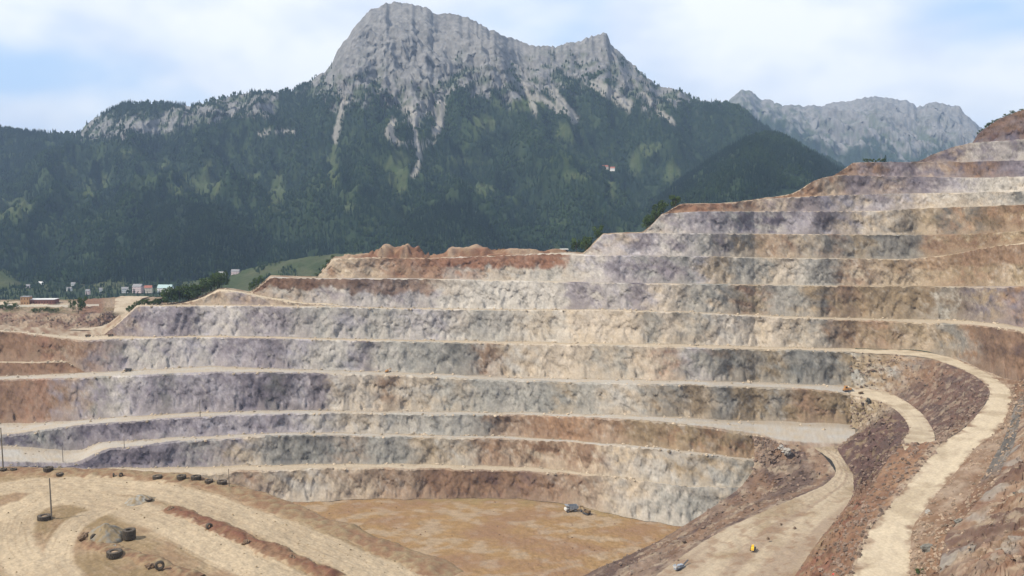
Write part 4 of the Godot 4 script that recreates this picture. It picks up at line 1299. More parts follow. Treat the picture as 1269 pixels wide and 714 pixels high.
func lathe(st: SurfaceTool, prof: Array, n := 24) -> void:     # [[radius, height], ...] round the y axis
	for i in n:
		var a0 := TAU * i / n
		var a1 := TAU * (i + 1) / n
		for k in prof.size() - 1:
			var p: Array = prof[k]
			var q: Array = prof[k + 1]
			quad(st, Vector3(cos(a0) * p[0], p[1], sin(a0) * p[0]), Vector3(cos(a0) * q[0], q[1], sin(a0) * q[0]), Vector3(cos(a1) * q[0], q[1], sin(a1) * q[0]), Vector3(cos(a1) * p[0], p[1], sin(a1) * p[0]))

func fin(st: SurfaceTool) -> ArrayMesh:
	st.generate_normals()
	return st.commit()

func part(parent: Node, called: String, st: SurfaceTool, mat: String, label := "") -> MeshInstance3D:
	var o := put(called, fin(st), mats[mat], parent)
	if label:
		o.set_meta("label", label)
	return o

func on_bench(k: int, px: float, f: float) -> Vector3:      # a point on the level of bench k
	var i := int((px - PX0) / DPX)
	var c: Dictionary = CH[k]
	var p := pt(px, lerpf(c.cz[i], c.tz[i], f), c.cy[i])
	return pt(px, lerpf(c.cz[i], c.tz[i], f) + wobble(p), c.cy[i])

func on_rim(px: float, back: float) -> Vector3:
	var i := int((px - PX0) / DPX)
	var e: Dictionary = CH[-1]
	var deep := 200.0 if px < 150 else 70.0
	var v := back / deep
	return pt(px, e.endz[i] + back, e.endy[i] - maxf(0.0, v - 0.35) * 150.0)

# ---------------------------------------------------------------- tyres, poles, boulders
var tyre_meshes := []
func make_tyre_meshes() -> void:
	var st := new_st()       # unit tyre: outer radius 1, 0.8 wide, lying flat
	lathe(st, [[0.52, 0.08], [0.50, 0.40], [0.52, 0.72], [0.60, 0.78], [0.78, 0.80], [0.93, 0.74], [0.97, 0.62], [0.97, 0.18], [0.93, 0.06], [0.78, 0.0], [0.60, 0.02], [0.52, 0.08]], 28)
	tyre_meshes.append(fin(st))
	st = new_st()
	for i in 20:
		var a := TAU * i / 20.0
		for side in 2:
			var y := 0.22 if side == 0 else 0.58
			var an := a + (0.08 if side else -0.08)
			var e := Vector3(cos(an), 0, sin(an))
			var t := Vector3(-sin(an), 0, cos(an))
			var c := e * 0.975 + Vector3(0, y, 0)
			var v := []
			for k in 8:
				v.append(c + t * (0.09 if k & 1 else -0.09) + Vector3(0, 0.17 if k & 2 else -0.17, 0) + e * (0.045 if k & 4 else -0.03))
			quad(st, v[0], v[2], v[3], v[1]); quad(st, v[4], v[5], v[7], v[6]); quad(st, v[0], v[1], v[5], v[4])
			quad(st, v[2], v[6], v[7], v[3]); quad(st, v[0], v[4], v[6], v[2]); quad(st, v[1], v[3], v[7], v[5])
	tyre_meshes.append(fin(st))
	st = new_st()
	lathe(st, [[0.535, 0.55], [0.42, 0.60], [0.22, 0.66], [0.0, 0.69]], 18)
	tyre_meshes.append(fin(st))

func tyre(where: Vector3, r: float, turn: float, label: String, standing := false, filled := false, fat := 1.0) -> void:
	var o := thing("mining_tyre", where, turn, label, "tyre", "old mining tyres on the near platform")
	var inner: Array = [["casing", 0, "rubber"], ["tread_lugs", 1, "rubber"]]
	if filled:
		inner.append(["earth_fill", 2, "earth"])
	for q in inner:
		var m := put(q[0], tyre_meshes[q[1]], mats[q[2]], o)
		m.scale = Vector3(r, r * fat, r) * 0.86
		if standing:
			m.rotation.x = PI / 2 - 0.06
			m.position = Vector3(0, r * 0.99, -r * 0.4)

func pole(where: Vector3, tall: float, label: String, thick := 0.19) -> void:
	var o := thing("utility_pole", where, 0.3, label, "pole", "thin poles round the pit")
	var st := new_st()
	rod(st, Vector3(0, -0.5, 0), Vector3(0, tall, 0), thick, thick * 0.65, 10)
	part(o, "shaft", st, "old_wood")
	st = new_st()
	rod(st, Vector3(0, tall, 0), Vector3(0, tall + 0.18, 0), thick * 0.8, thick * 0.2, 10)
	part(o, "cap", st, "steel_dark")

func boulder_mesh(s: int) -> ArrayMesh:
	var st := new_st()
	st.set_smooth_group(-1)
	var n := mk_noise(s, 0.9, 3)
	var w := 14
	var h := 9
	var v := []
	for j in h + 1:
		for i in w:
			var th := PI * j / h
			var ph := TAU * i / w
			var d := Vector3(sin(th) * cos(ph), cos(th), sin(th) * sin(ph))
			var r := 1.0 + 0.75 * n.get_noise_3dv(d * 1.1) + 0.18 * n.get_noise_3dv(d * 4.0)
			v.append(d * r * Vector3(1, 0.72, 0.85))
	for j in h:
		for i in w:
			var i2 := (i + 1) % w
			quad(st, v[j * w + i], v[j * w + i2], v[(j + 1) * w + i2], v[(j + 1) * w + i])
	return fin(st)

var boulders := []
func boulder(where: Vector3, r: float, mat: String, label: String, group := "boulders round the pit") -> void:
	var o := put("boulder", boulders[rng.randi() % boulders.size()], mats[mat])
	o.position = where + Vector3(0, r * 0.3, 0)
	o.rotation.y = rng.randf() * TAU
	o.scale = Vector3.ONE * r
	tag(o, label, "boulder", group)

# ---------------------------------------------------------------- trees
var crowns := []
var trunks := []
func make_tree_meshes() -> void:
	for s in 5:
		var rr := RandomNumberGenerator.new()
		rr.seed = 20 + s
		var st := new_st()
		var lobes := []
		for n in 9:
			var a := rr.randf() * TAU
			var y := rr.randf_range(0.3, 0.88)
			var w := 0.30 * sqrt(maxf(0.1, 1.0 - pow((y - 0.5) / 0.55, 2.0)))
			lobes.append([Vector3(cos(a) * w, y, sin(a) * w), rr.randf_range(0.13, 0.22)])
		for n in 420:
			var l: Array = lobes[rr.randi() % lobes.size()]
			var d := Vector3(rr.randfn(), rr.randfn(), rr.randfn()).normalized()
			var c: Vector3 = l[0] + d * l[1] * rr.randf_range(0.65, 1.12)
			var nrm := (d + Vector3(rr.randfn(), rr.randfn(), rr.randfn()) * 0.5).normalized()
			var u := nrm.cross(Vector3(0.2, 0.9, 0.4)).normalized() * rr.randf_range(0.03, 0.06)
			var w2 := nrm.cross(u).normalized() * rr.randf_range(0.03, 0.06)
			var sh := rr.randf_range(0.6, 1.5)
			st.set_color(Color(0.045 * sh, 0.072 * sh, 0.024 * sh).lerp(Color(0.085, 0.095, 0.03), rr.randf() * 0.35))
			quad(st, c - u - w2 * 0.4, c + w2, c + u - w2 * 0.3, c - w2)
		crowns.append(fin(st))
	# young spruce
	var rs := RandomNumberGenerator.new()
	rs.seed = 9
	var st2 := new_st()
	for n in 300:
		var y := pow(rs.randf(), 1.3) * 0.9 + 0.08
		var a := rs.randf() * TAU
		var r := 0.30 * (1.0 - y) + 0.02
		var c := Vector3(cos(a) * r * rs.randf_range(0.5, 1.0), y, sin(a) * r * rs.randf_range(0.5, 1.0))
		var e := Vector3(cos(a), -0.35, sin(a)).normalized() * (0.05 + 0.09 * (1.0 - y))
		var t := Vector3(-sin(a), 0, cos(a)) * 0.04
		var sh := rs.randf_range(0.7, 1.4)
		st2.set_color(Color(0.022 * sh, 0.045 * sh, 0.022 * sh))
		quad(st2, c - t, c + e, c + t, c - e * 0.4)
	crowns.append(fin(st2))
	var st3 := new_st()
	rod(st3, Vector3(0, -0.05, 0), Vector3(0.015, 0.45, 0.01), 0.028, 0.018, 7)
	rod(st3, Vector3(0.015, 0.42, 0.01), Vector3(0.01, 0.78, -0.02), 0.018, 0.006, 6)
	for q in [[0.3, 0.2, 0.55], [1.9, 0.22, 0.62], [3.4, 0.2, 0.5], [4.9, 0.2, 0.66]]:
		rod(st3, Vector3(0.01, q[2] - 0.2, 0.0), Vector3(cos(q[0]) * q[1], q[2], sin(q[0]) * q[1]), 0.012, 0.004, 5)
	trunks.append(fin(st3))

func tree(called: String, where: Vector3, tall: float, wide: float, label: String, group: String, kind := -1) -> void:
	var o := thing(called, where, rng.randf() * TAU, label, "shrub" if called == "shrub" else "tree", group)
	o.scale = Vector3(tall * wide, tall, tall * wide)
	put("trunk", trunks[0], mats.bark, o)
	put("crown", crowns[kind if kind >= 0 else rng.randi() % 5], mats.leaf, o)

# ---------------------------------------------------------------- machines (front towards +x, wheels on y = 0)
func wheel(o: Node3D, x: float, z: float, r: float, wide: float) -> void:
	var m := put("wheel", tyre_meshes[0], mats.rubber, o)
	m.scale = Vector3(r, wide / 0.8, r)
	m.rotation.x = PI / 2
	m.position = Vector3(x, r, z - wide * 0.5)
	var st := new_st()
	lathe(st, [[0.5, 0.15], [0.42, 0.3], [0.15, 0.36], [0.0, 0.36], [0.0, 0.5], [0.15, 0.5], [0.42, 0.55], [0.5, 0.66]], 14)
	part(m, "rim", st, "steel_grey")

func dump_truck(where: Vector3, turn: float, size: float, body: String, bed: String, label: String, group := "machines at work in the pit") -> Node3D:
	var o := thing("dump_truck", where, turn, label, "dump truck", group)
	o.scale = Vector3.ONE * size
	for x in [2.9, -2.4]:
		for z in [-1.75, 1.75]:
			wheel(o, x, z, 1.15, 0.9)
	var st := new_st()
	bx(st, Vector3(0.2, 1.5, 0), Vector3(8.2, 0.7, 2.0))
	bx(st, Vector3(3.9, 2.1, 0), Vector3(1.4, 1.5, 3.4), 0.92)
	part(o, "chassis", st, body)
	st = new_st()
	bx(st, Vector3(3.0, 3.3, -0.8), Vector3(1.5, 1.6, 1.7), 0.9)
	var cab := part(o, "cab", st, body)
	st = new_st()
	bx(st, Vector3(3.72, 3.45, -0.8), Vector3(0.1, 0.8, 1.3))
	bx(st, Vector3(3.0, 3.45, -1.62), Vector3(0.9, 0.7, 0.1))
	part(cab, "window", st, "glass_dark")
	st = new_st()      # the tipping body: a raked hopper with a canopy over the cab
	var side := [Vector2(-4.6, 2.6), Vector2(-4.2, 4.3), Vector2(2.0, 4.5), Vector2(4.3, 4.9), Vector2(4.3, 4.65), Vector2(2.0, 4.2), Vector2(1.6, 2.3), Vector2(-2.5, 1.9)]
	for k in side.size():
		var a: Vector2 = side[k]
		var b: Vector2 = side[(k + 1) % side.size()]
		if k == 1:
			continue       # open on top
		quad(st, Vector3(a.x, a.y, -2.1), Vector3(a.x, a.y, 2.1), Vector3(b.x, b.y, 2.1), Vector3(b.x, b.y, -2.1))
	for z in [-2.1, 2.1]:
		for k in range(1, side.size() - 1):
			st.add_vertex(Vector3(side[0].x, side[0].y, z)); st.add_vertex(Vector3(side[k].x, side[k].y, z)); st.add_vertex(Vector3(side[k + 1].x, side[k + 1].y, z))
	for x in [-3.2, -1.4, 0.4]:
		for z in [-2.16, 2.16]:
			bx(st, Vector3(x, 3.2, z), Vector3(0.22, 2.0, 0.14))
	part(o, "dump_body", st, bed)
	for z in [-0.9, 0.9]:
		st = new_st()
		bx(st, Vector3(4.63, 2.0, z), Vector3(0.08, 0.3, 0.4))
		part(o, "headlight", st, "lamp_glass")
	return o

func tracks(o: Node3D, length: float, gauge: float, wide: float, high: float) -> void:
	for z in [-gauge * 0.5, gauge * 0.5]:
		var st := new_st()
		var ring := []
		for k in 16:
			var a := TAU * k / 16.0
			ring.append(Vector2(cos(a) * high * 0.5 + signf(cos(a)) * (length - high) * 0.5, sin(a) * high * 0.5 + high * 0.5))
		for k in 16:
			var a: Vector2 = ring[k]
			var b: Vector2 = ring[(k + 1) % 16]
			quad(st, Vector3(a.x, a.y, z - wide * 0.5), Vector3(b.x, b.y, z - wide * 0.5), Vector3(b.x, b.y, z + wide * 0.5), Vector3(a.x, a.y, z + wide * 0.5))
			for e in [-1, 1]:
				st.add_vertex(Vector3(0, high * 0.5, z + e * wide * 0.5)); st.add_vertex(Vector3(a.x, a.y, z + e * wide * 0.5)); st.add_vertex(Vector3(b.x, b.y, z + e * wide * 0.5))
		part(o, "track", st, "steel_dark")

func excavator(where: Vector3, turn: float, size: float, body: String, label: String) -> void:
	var o := thing("excavator", where, turn, label, "excavator", "machines at work in the pit")
	o.scale = Vector3.ONE * size
	tracks(o, 5.4, 3.2, 0.8, 1.2)
	var st := new_st()
	bx(st, Vector3(0, 1.4, 0), Vector3(1.8, 0.5, 1.8))
	bx(st, Vector3(-0.8, 2.4, 0), Vector3(4.6, 1.5, 3.1), 0.94)
	bx(st, Vector3(-2.6, 2.4, 0), Vector3(1.0, 1.7, 3.0), 0.9)
	part(o, "house", st, body)
	st = new_st()
	bx(st, Vector3(1.0, 3.1, -1.05), Vector3(1.6, 2.0, 1.1), 0.92)
	var cab := part(o, "cab", st, body)
	st = new_st()
	bx(st, Vector3(1.8, 3.3, -1.05), Vector3(0.1, 1.2, 0.85))
	bx(st, Vector3(1.0, 3.3, -1.6), Vector3(1.1, 1.0, 0.08))
	part(cab, "window", st, "glass_dark")
	st = new_st()
	rod(st, Vector3(1.2, 2.2, 0.2), Vector3(4.2, 5.2, 0.2), 0.42, 0.38, 6)
	rod(st, Vector3(4.2, 5.2, 0.2), Vector3(6.6, 4.6, 0.2), 0.38, 0.26, 6)
	part(o, "boom", st, body)
	st = new_st()
	rod(st, Vector3(6.9, 5.1, 0.2), Vector3(6.0, 1.6, 0.2), 0.26, 0.2, 6)
	part(o, "stick", st, body)
	st = new_st()
	bx(st, Vector3(5.6, 0.9, 0.2), Vector3(1.3, 1.3, 1.6), 0.75, 0.5)
	part(o, "bucket", st, "steel_dark")

func loader(where: Vector3, turn: float, size: float, body: String, label: String) -> void:
	var o := thing("wheel_loader", where, turn, label, "wheel loader", "machines at work in the pit")
	o.scale = Vector3.ONE * size
	for x in [1.7, -1.7]:
		for z in [-1.2, 1.2]:
			wheel(o, x, z, 0.9, 0.7)
	var st := new_st()
	bx(st, Vector3(-2.0, 1.7, 0), Vector3(2.4, 1.3, 1.9), 0.92)
	bx(st, Vector3(0.6, 1.3, 0), Vector3(3.0, 0.7, 1.3))
	part(o, "body", st, body)
	st = new_st()
	bx(st, Vector3(-0.3, 2.6, 0), Vector3(1.5, 1.7, 1.6), 0.88)
	var cab := part(o, "cab", st, body)
	st = new_st()
	bx(st, Vector3(0.43, 2.75, 0), Vector3(0.1, 1.0, 1.25))
	for z in [-0.76, 0.76]:
		bx(st, Vector3(-0.3, 2.75, z), Vector3(1.0, 0.9, 0.1))
	part(cab, "window", st, "glass_dark")
	st = new_st()
	for z in [-0.5, 0.5]:
		rod(st, Vector3(0.8, 1.9, z), Vector3(3.2, 0.9, z), 0.18, 0.15, 6)
	part(o, "lift_arm", st, body)
	st = new_st()
	bx(st, Vector3(3.7, 0.75, 0), Vector3(1.2, 1.3, 3.0), 0.8, 0.3)
	part(o, "bucket", st, "steel_grey")

func bulldozer(where: Vector3, turn: float, size: float, body: String, label: String) -> void:
	var o := thing("bulldozer", where, turn, label, "bulldozer", "machines at work in the pit")
	o.scale = Vector3.ONE * size
	tracks(o, 4.6, 2.4, 0.7, 1.3)
	var st := new_st()
	bx(st, Vector3(1.2, 1.7, 0), Vector3(2.6, 1.2, 1.4), 0.93)
	bx(st, Vector3(-1.2, 1.5, 0), Vector3(2.4, 0.9, 2.0))
	part(o, "body", st, body)
	st = new_st()
	bx(st, Vector3(-0.9, 2.8, 0), Vector3(1.7, 1.7, 1.8), 0.88)
	var cab := part(o, "cab", st, body)
	st = new_st()
	bx(st, Vector3(-0.1, 2.9, 0), Vector3(0.1, 1.0, 1.4))
	for z in [-0.87, 0.87]:
		bx(st, Vector3(-0.9, 2.9, z), Vector3(1.1, 0.9, 0.1))
	part(cab, "window", st, "glass_dark")
	st = new_st()
	bx(st, Vector3(3.3, 0.85, 0), Vector3(0.3, 1.6, 4.0), 1.0, 0.15)
	for z in [-1.7, 1.7]:
		bx(st, Vector3(1.7, 0.7, z), Vector3(3.0, 0.3, 0.25))
	part(o, "blade", st, "steel_grey")

func crusher(where: Vector3, turn: float, label: String) -> void:
	var o := thing("mobile_crusher", where, turn, label, "crusher", "machines at work in the pit")
	tracks(o, 5.5, 2.8, 0.6, 1.0)
	var st := new_st()
	bx(st, Vector3(0, 1.5, 0), Vector3(9.0, 0.5, 2.2))
	bx(st, Vector3(-0.3, 2.5, 0), Vector3(2.2, 1.7, 2.3), 0.94)
	bx(st, Vector3(1.9, 2.4, 0), Vector3(1.8, 1.4, 2.1))
	part(o, "body", st, "blue_grey")
	st = new_st()
	for e in [-1, 1]:
		quad(st, Vector3(-4.6, 2.2, e * 1.0), Vector3(-5.0, 3.8, e * 1.7), Vector3(-1.6, 3.8, e * 1.7), Vector3(-1.9, 2.2, e * 1.0))
		quad(st, Vector3(-4.6, 2.2, e * 0.94), Vector3(-5.0, 3.8, e * 1.62), Vector3(-1.6, 3.8, e * 1.62), Vector3(-1.9, 2.2, e * 0.94))
	quad(st, Vector3(-4.6, 2.2, -1.0), Vector3(-5.0, 3.8, -1.7), Vector3(-5.0, 3.8, 1.7), Vector3(-4.6, 2.2, 1.0))
	bx(st, Vector3(-3.2, 2.15, 0), Vector3(2.7, 0.15, 2.0))
	part(o, "hopper", st, "pale_steel")
	st = new_st()
	bx(st, Vector3(5.6, 2.9, 0), Vector3(6.4, 0.3, 1.0), 1.0, 0.42)
	part(o, "conveyor", st, "steel_dark")
	st = new_st()
	rod(st, Vector3(4.6, 1.5, 0.4), Vector3(5.8, 2.9, 0.4), 0.1, 0.1, 6)
	rod(st, Vector3(4.6, 1.5, -0.4), Vector3(5.8, 2.9, -0.4), 0.1, 0.1, 6)
	part(o, "strut", st, "pale_steel")

func pickup(where: Vector3, turn: float, body: String, label: String) -> void:
	var o := thing("pickup_truck", where, turn, label, "pickup", "machines at work in the pit")
	for x in [1.6, -1.6]:
		for z in [-0.85, 0.85]:
			wheel(o, x, z, 0.4, 0.28)
	var st := new_st()
	bx(st, Vector3(0, 0.8, 0), Vector3(5.0, 0.6, 1.85), 0.97)
	for z in [-0.86, 0.86]:
		bx(st, Vector3(-1.5, 1.22, z), Vector3(2.0, 0.35, 0.1))
	bx(st, Vector3(-2.45, 1.22, 0), Vector3(0.1, 0.35, 1.7))
	part(o, "body", st, body)
	st = new_st()
	bx(st, Vector3(0.35, 1.45, 0), Vector3(1.9, 0.8, 1.7), 0.82)
	var cab := part(o, "cab", st, body)
	st = new_st()
	bx(st, Vector3(0.35, 1.5, 0), Vector3(1.95, 0.45, 1.5), 0.84)
	part(cab, "window", st, "glass_dark")

# ---------------------------------------------------------------- buildings
func house(called: String, where: Vector3, turn: float, s: Vector3, wall: String, roof: String, label: String, floors := 2, group := "houses of the valley town", flat_roof := false) -> void:
	var o := thing(called, where, turn, label, "building", group)
	var st := new_st()
	bx(st, Vector3(0, s.y * 0.5 - 1.0, 0), Vector3(s.x, s.y + 2.0, s.z))
	part(o, "wall", st, wall)
	st = new_st()
	var e := 0.5
	if flat_roof:
		bx(st, Vector3(0, s.y + 0.25, 0), Vector3(s.x + 0.8, 0.5, s.z + 0.8))
	else:
		var hr := s.z * 0.42
		var a := Vector3(-s.x * 0.5 - e, s.y - 0.2, s.z * 0.5 + e)
		var b := Vector3(s.x * 0.5 + e, s.y - 0.2, s.z * 0.5 + e)
		var c := Vector3(s.x * 0.5 + e, s.y - 0.2, -s.z * 0.5 - e)
		var d := Vector3(-s.x * 0.5 - e, s.y - 0.2, -s.z * 0.5 - e)
		var r0 := Vector3(-s.x * 0.5 - e, s.y + hr, 0)
		var r1 := Vector3(s.x * 0.5 + e, s.y + hr, 0)
		quad(st, a, r0, r1, b); quad(st, c, r1, r0, d); quad(st, a, b, c, d)
		st.add_vertex(d); st.add_vertex(r0); st.add_vertex(a)
		st.add_vertex(b); st.add_vertex(r1); st.add_vertex(c)
	var rf := part(o, "roof", st, roof)
	if not flat_roof:
		st = new_st()
		bx(st, Vector3(s.x * 0.22, s.y + s.z * 0.42, 0.8), Vector3(0.8, 2.2, 0.8))
		part(rf, "chimney", st, "brick")
	var n := maxi(2, int(s.x / 3.4))
	for fl in floors:
		for k in n:
			var x := (k + 0.5) / n * s.x - s.x * 0.5
			var y := (fl + 0.5) * s.y / floors + 0.2
			var ws := new_st()
			bx(ws, Vector3(x, y, s.z * 0.5 + 0.03), Vector3(1.2, 1.5, 0.12))
			part(o, "window", ws, "glass_dark")
	st = new_st()
	bx(st, Vector3(s.x * 0.5 + 0.03, 1.1, 0), Vector3(0.12, 2.2, 1.2))
	part(o, "door", st, "old_wood")

func make_materials() -> void:
	flat_mat("rubber", Color(0.07, 0.058, 0.047).linear_to_srgb(), 0.85)
	flat_mat("earth", Color(0.26, 0.19, 0.13).linear_to_srgb(), 1.0)
	flat_mat("old_wood", Color(0.14, 0.12, 0.10).linear_to_srgb(), 0.9)
	flat_mat("bark", Color(0.06, 0.045, 0.035).linear_to_srgb(), 0.95)
	flat_mat("steel_dark", Color(0.06, 0.06, 0.065).linear_to_srgb(), 0.6, 0.2)
	flat_mat("steel_grey", Color(0.24, 0.25, 0.26).linear_to_srgb(), 0.55, 0.2)
	flat_mat("pale_steel", Color(0.5, 0.52, 0.54).linear_to_srgb(), 0.6)
	flat_mat("blue_grey", Color(0.24, 0.28, 0.34).linear_to_srgb(), 0.55)
	flat_mat("truck_grey", Color(0.22, 0.24, 0.27).linear_to_srgb(), 0.5)
	flat_mat("truck_white", Color(0.62, 0.62, 0.6).linear_to_srgb(), 0.5)
	flat_mat("machine_brown", Color(0.13, 0.085, 0.045).linear_to_srgb(), 0.6)
	flat_mat("machine_orange", Color(0.36, 0.18, 0.06).linear_to_srgb(), 0.5)
	flat_mat("machine_yellow", Color(0.72, 0.44, 0.04).linear_to_srgb(), 0.45)
	flat_mat("car_red", Color(0.55, 0.05, 0.03).linear_to_srgb(), 0.35)
	flat_mat("glass_dark", Color(0.03, 0.035, 0.04).linear_to_srgb(), 0.12)
	flat_mat("lamp_glass", Color(0.7, 0.7, 0.66).linear_to_srgb(), 0.2)
	flat_mat("plaster_white", Color(0.72, 0.71, 0.69).linear_to_srgb(), 0.9)
	flat_mat("plaster_cream", Color(0.62, 0.55, 0.45).linear_to_srgb(), 0.9)
	flat_mat("plaster_pink", Color(0.55, 0.45, 0.45).linear_to_srgb(), 0.9)
	flat_mat("roof_grey", Color(0.2, 0.2, 0.21).linear_to_srgb(), 0.8)
	flat_mat("roof_pale", Color(0.48, 0.48, 0.48).linear_to_srgb(), 0.7)
	flat_mat("roof_red", Color(0.26, 0.10, 0.07).linear_to_srgb(), 0.85)
	flat_mat("roof_teal", Color(0.30, 0.40, 0.40).linear_to_srgb(), 0.6)
	flat_mat("hall_red", Color(0.16, 0.07, 0.06).linear_to_srgb(), 0.8)
	flat_mat("rust", Color(0.32, 0.19, 0.10).linear_to_srgb(), 0.8)
	flat_mat("concrete", Color(0.62, 0.58, 0.5).linear_to_srgb(), 0.9)
	flat_mat("brick", Color(0.28, 0.15, 0.11).linear_to_srgb(), 0.9)
	for q in [["stone_brown", Color(0.24, 0.17, 0.12)], ["stone_grey", Color(0.27, 0.26, 0.23)], ["stone_pale", Color(0.5, 0.47, 0.43)], ["stone_dark", Color(0.13, 0.125, 0.11)]]:
		var m := earth_mat(q[0], 3.0, 120, 0.55, 1.0, 8.0)
		m.vertex_color_use_as_albedo = false
		m.albedo_color = q[1].linear_to_srgb()

func spoil_mound(px0: float, px1: float, row_base: float, row_top: float, back: float, label: String) -> void:
	var mid := (px0 + px1) * 0.5
	var c := on_rim(mid, back)
	var rx := (px1 - px0) * 0.5 / FOCAL * -c.z
	var high := (row_base - row_top) / FOCAL * -c.z
	var w := 100
	var h := 22
	var pts := PackedVector3Array()
	var cols := PackedColorArray()
	for j in h:
		var r := float(j) / (h - 1)
		for i in w:
			var an := TAU * i / (w - 1)
			var d := Vector3(cos(an) * rx, 0, sin(an) * 10.0)
			var p := c + d * r
			var n := noise_a.get_noise_2d(p.x * 1.2, p.z * 1.2 + px0)
			var f := noise_c.get_noise_2d(p.x, p.z)
			p.y += high * (smoothstep(1.0, 0.55, r + 0.3 * f) * (0.72 + 0.8 * n + 0.25 * cos(an) * r)) + 0.5 * f - (1.5 if j == h - 1 else 0.0)
			pts.append(p)
			cols.append(earth_color(pal["R"], pal["B"], p).lerp(pal["T"], clampf(n * 1.6, 0.0, 0.5)))
	ground("spoil_mound", grid_mesh(w, h, pts, cols), mats.dirt, label)

const NTH := ["first", "second", "third", "fourth", "fifth", "sixth", "seventh", "eighth", "ninth", "tenth", "eleventh", "twelfth", "thirteenth", "fourteenth", "fifteenth", "sixteenth", "seventeenth", "eighteenth", "nineteenth", "twentieth", "twenty-first", "twenty-second", "twenty-third", "twenty-fourth", "twenty-fifth", "twenty-sixth"]

func spread(n: int, lo: float, hi: float) -> Array:      # n picture columns in rising order, unevenly spaced
	var a := []
	for k in n:
		a.append(rng.randf_range(lo, hi))
	a.sort()
	return a

func scatter(called: String, label: String, from: Array, each: int, r0: float, r1: float, tint: Color) -> void:   # loose rubble, too much to count
	var at_all := []
	for name in from:
		var g: Dictionary = laid[name]
		for k in each:
			var i := rng.randi() % int(g.w)
			var j := rng.randi() % int(g.h)
			at_all.append(g.pts[j * g.w + i])
	lay_rubble(called, label, at_all, r0, r1, tint)

func lay_rubble(called: String, label: String, at_all: Array, r0: float, r1: float, tint: Color) -> void:
	var mm := MultiMesh.new()
	mm.transform_format = MultiMesh.TRANSFORM_3D
	mm.use_colors = true
	mm.mesh = boulders[1]
	mm.instance_count = at_all.size()
	for k in at_all.size():
		var r := lerpf(r0, r1, pow(rng.randf(), 2.5))
		var bs := Basis.from_euler(Vector3(rng.randf() * 0.6, rng.randf() * TAU, rng.randf() * 0.6)).scaled(Vector3(r, r * rng.randf_range(0.7, 1.1), r))
		mm.set_instance_transform(k, Transform3D(bs, at_all[k] + Vector3(rng.randfn() * 0.5, r * 0.15, rng.randfn() * 0.5)))
		var sh := rng.randf_range(0.6, 1.35)
		mm.set_instance_color(k, Color(tint.r * sh, tint.g * sh, tint.b * sh))
	var o := MultiMeshInstance3D.new()
	o.name = numbered(called)
	o.multimesh = mm
	o.material_override = mats.leaf
	o.set_meta("kind", "stuff")
	tag(o, label, "rubble")
	add_child(o)

func make_rubble() -> void:
	scatter("rubble", "loose brown rubble over the slopes between the haul roads", ["dark purple rock slope between the two roads", "red-brown earth bank along the left edge of the haul road", "brown streaked rock face below the bend of the haul road", "dark red-purple debris slope at the pit's right corner"], 900, 0.25, 1.7, pal["M"].lerp(pal["T"], 0.3))
	scatter("rubble", "loose stones on the rocky hillside at the right edge", ["brown rocky hillside with slanting ledges at the right edge", "dark grey rock cut beside the haul road", "reddish verge between haul road and the rocky hillside"], 900, 0.15, 1.3, pal["S"])
	scatter("rubble", "stones scattered over the ochre pit floor", ["ochre pit floor"], 900, 0.2, 0.9, pal["B"])
	scatter("rubble", "pebbles strewn on the near platform", ["tan gravel platform with turning tracks in the near left corner"], 1500, 0.04, 0.24, pal["K"])
	var a := []
	for k in 8:
		var c: Dictionary = CH[k]
		for n in 520:
			var i := rng.randi() % NC
			if c.tz[i] - c.cz[i] < 2.0:
				continue
			var px := PX0 + DPX * i
			var f := 1.0 - pow(rng.randf(), 2.0) * 0.35 if rng.randf() < 0.7 else rng.randf() * 0.12
			var z := lerpf(c.cz[i], c.tz[i], f)
			a.append(pt(px, z + wobble(pt(px, z, c.cy[i])), c.cy[i]))
	lay_rubble("rubble", "fallen blocks along the foot of every bench face", a, 0.3, 1.9, pal["T"])

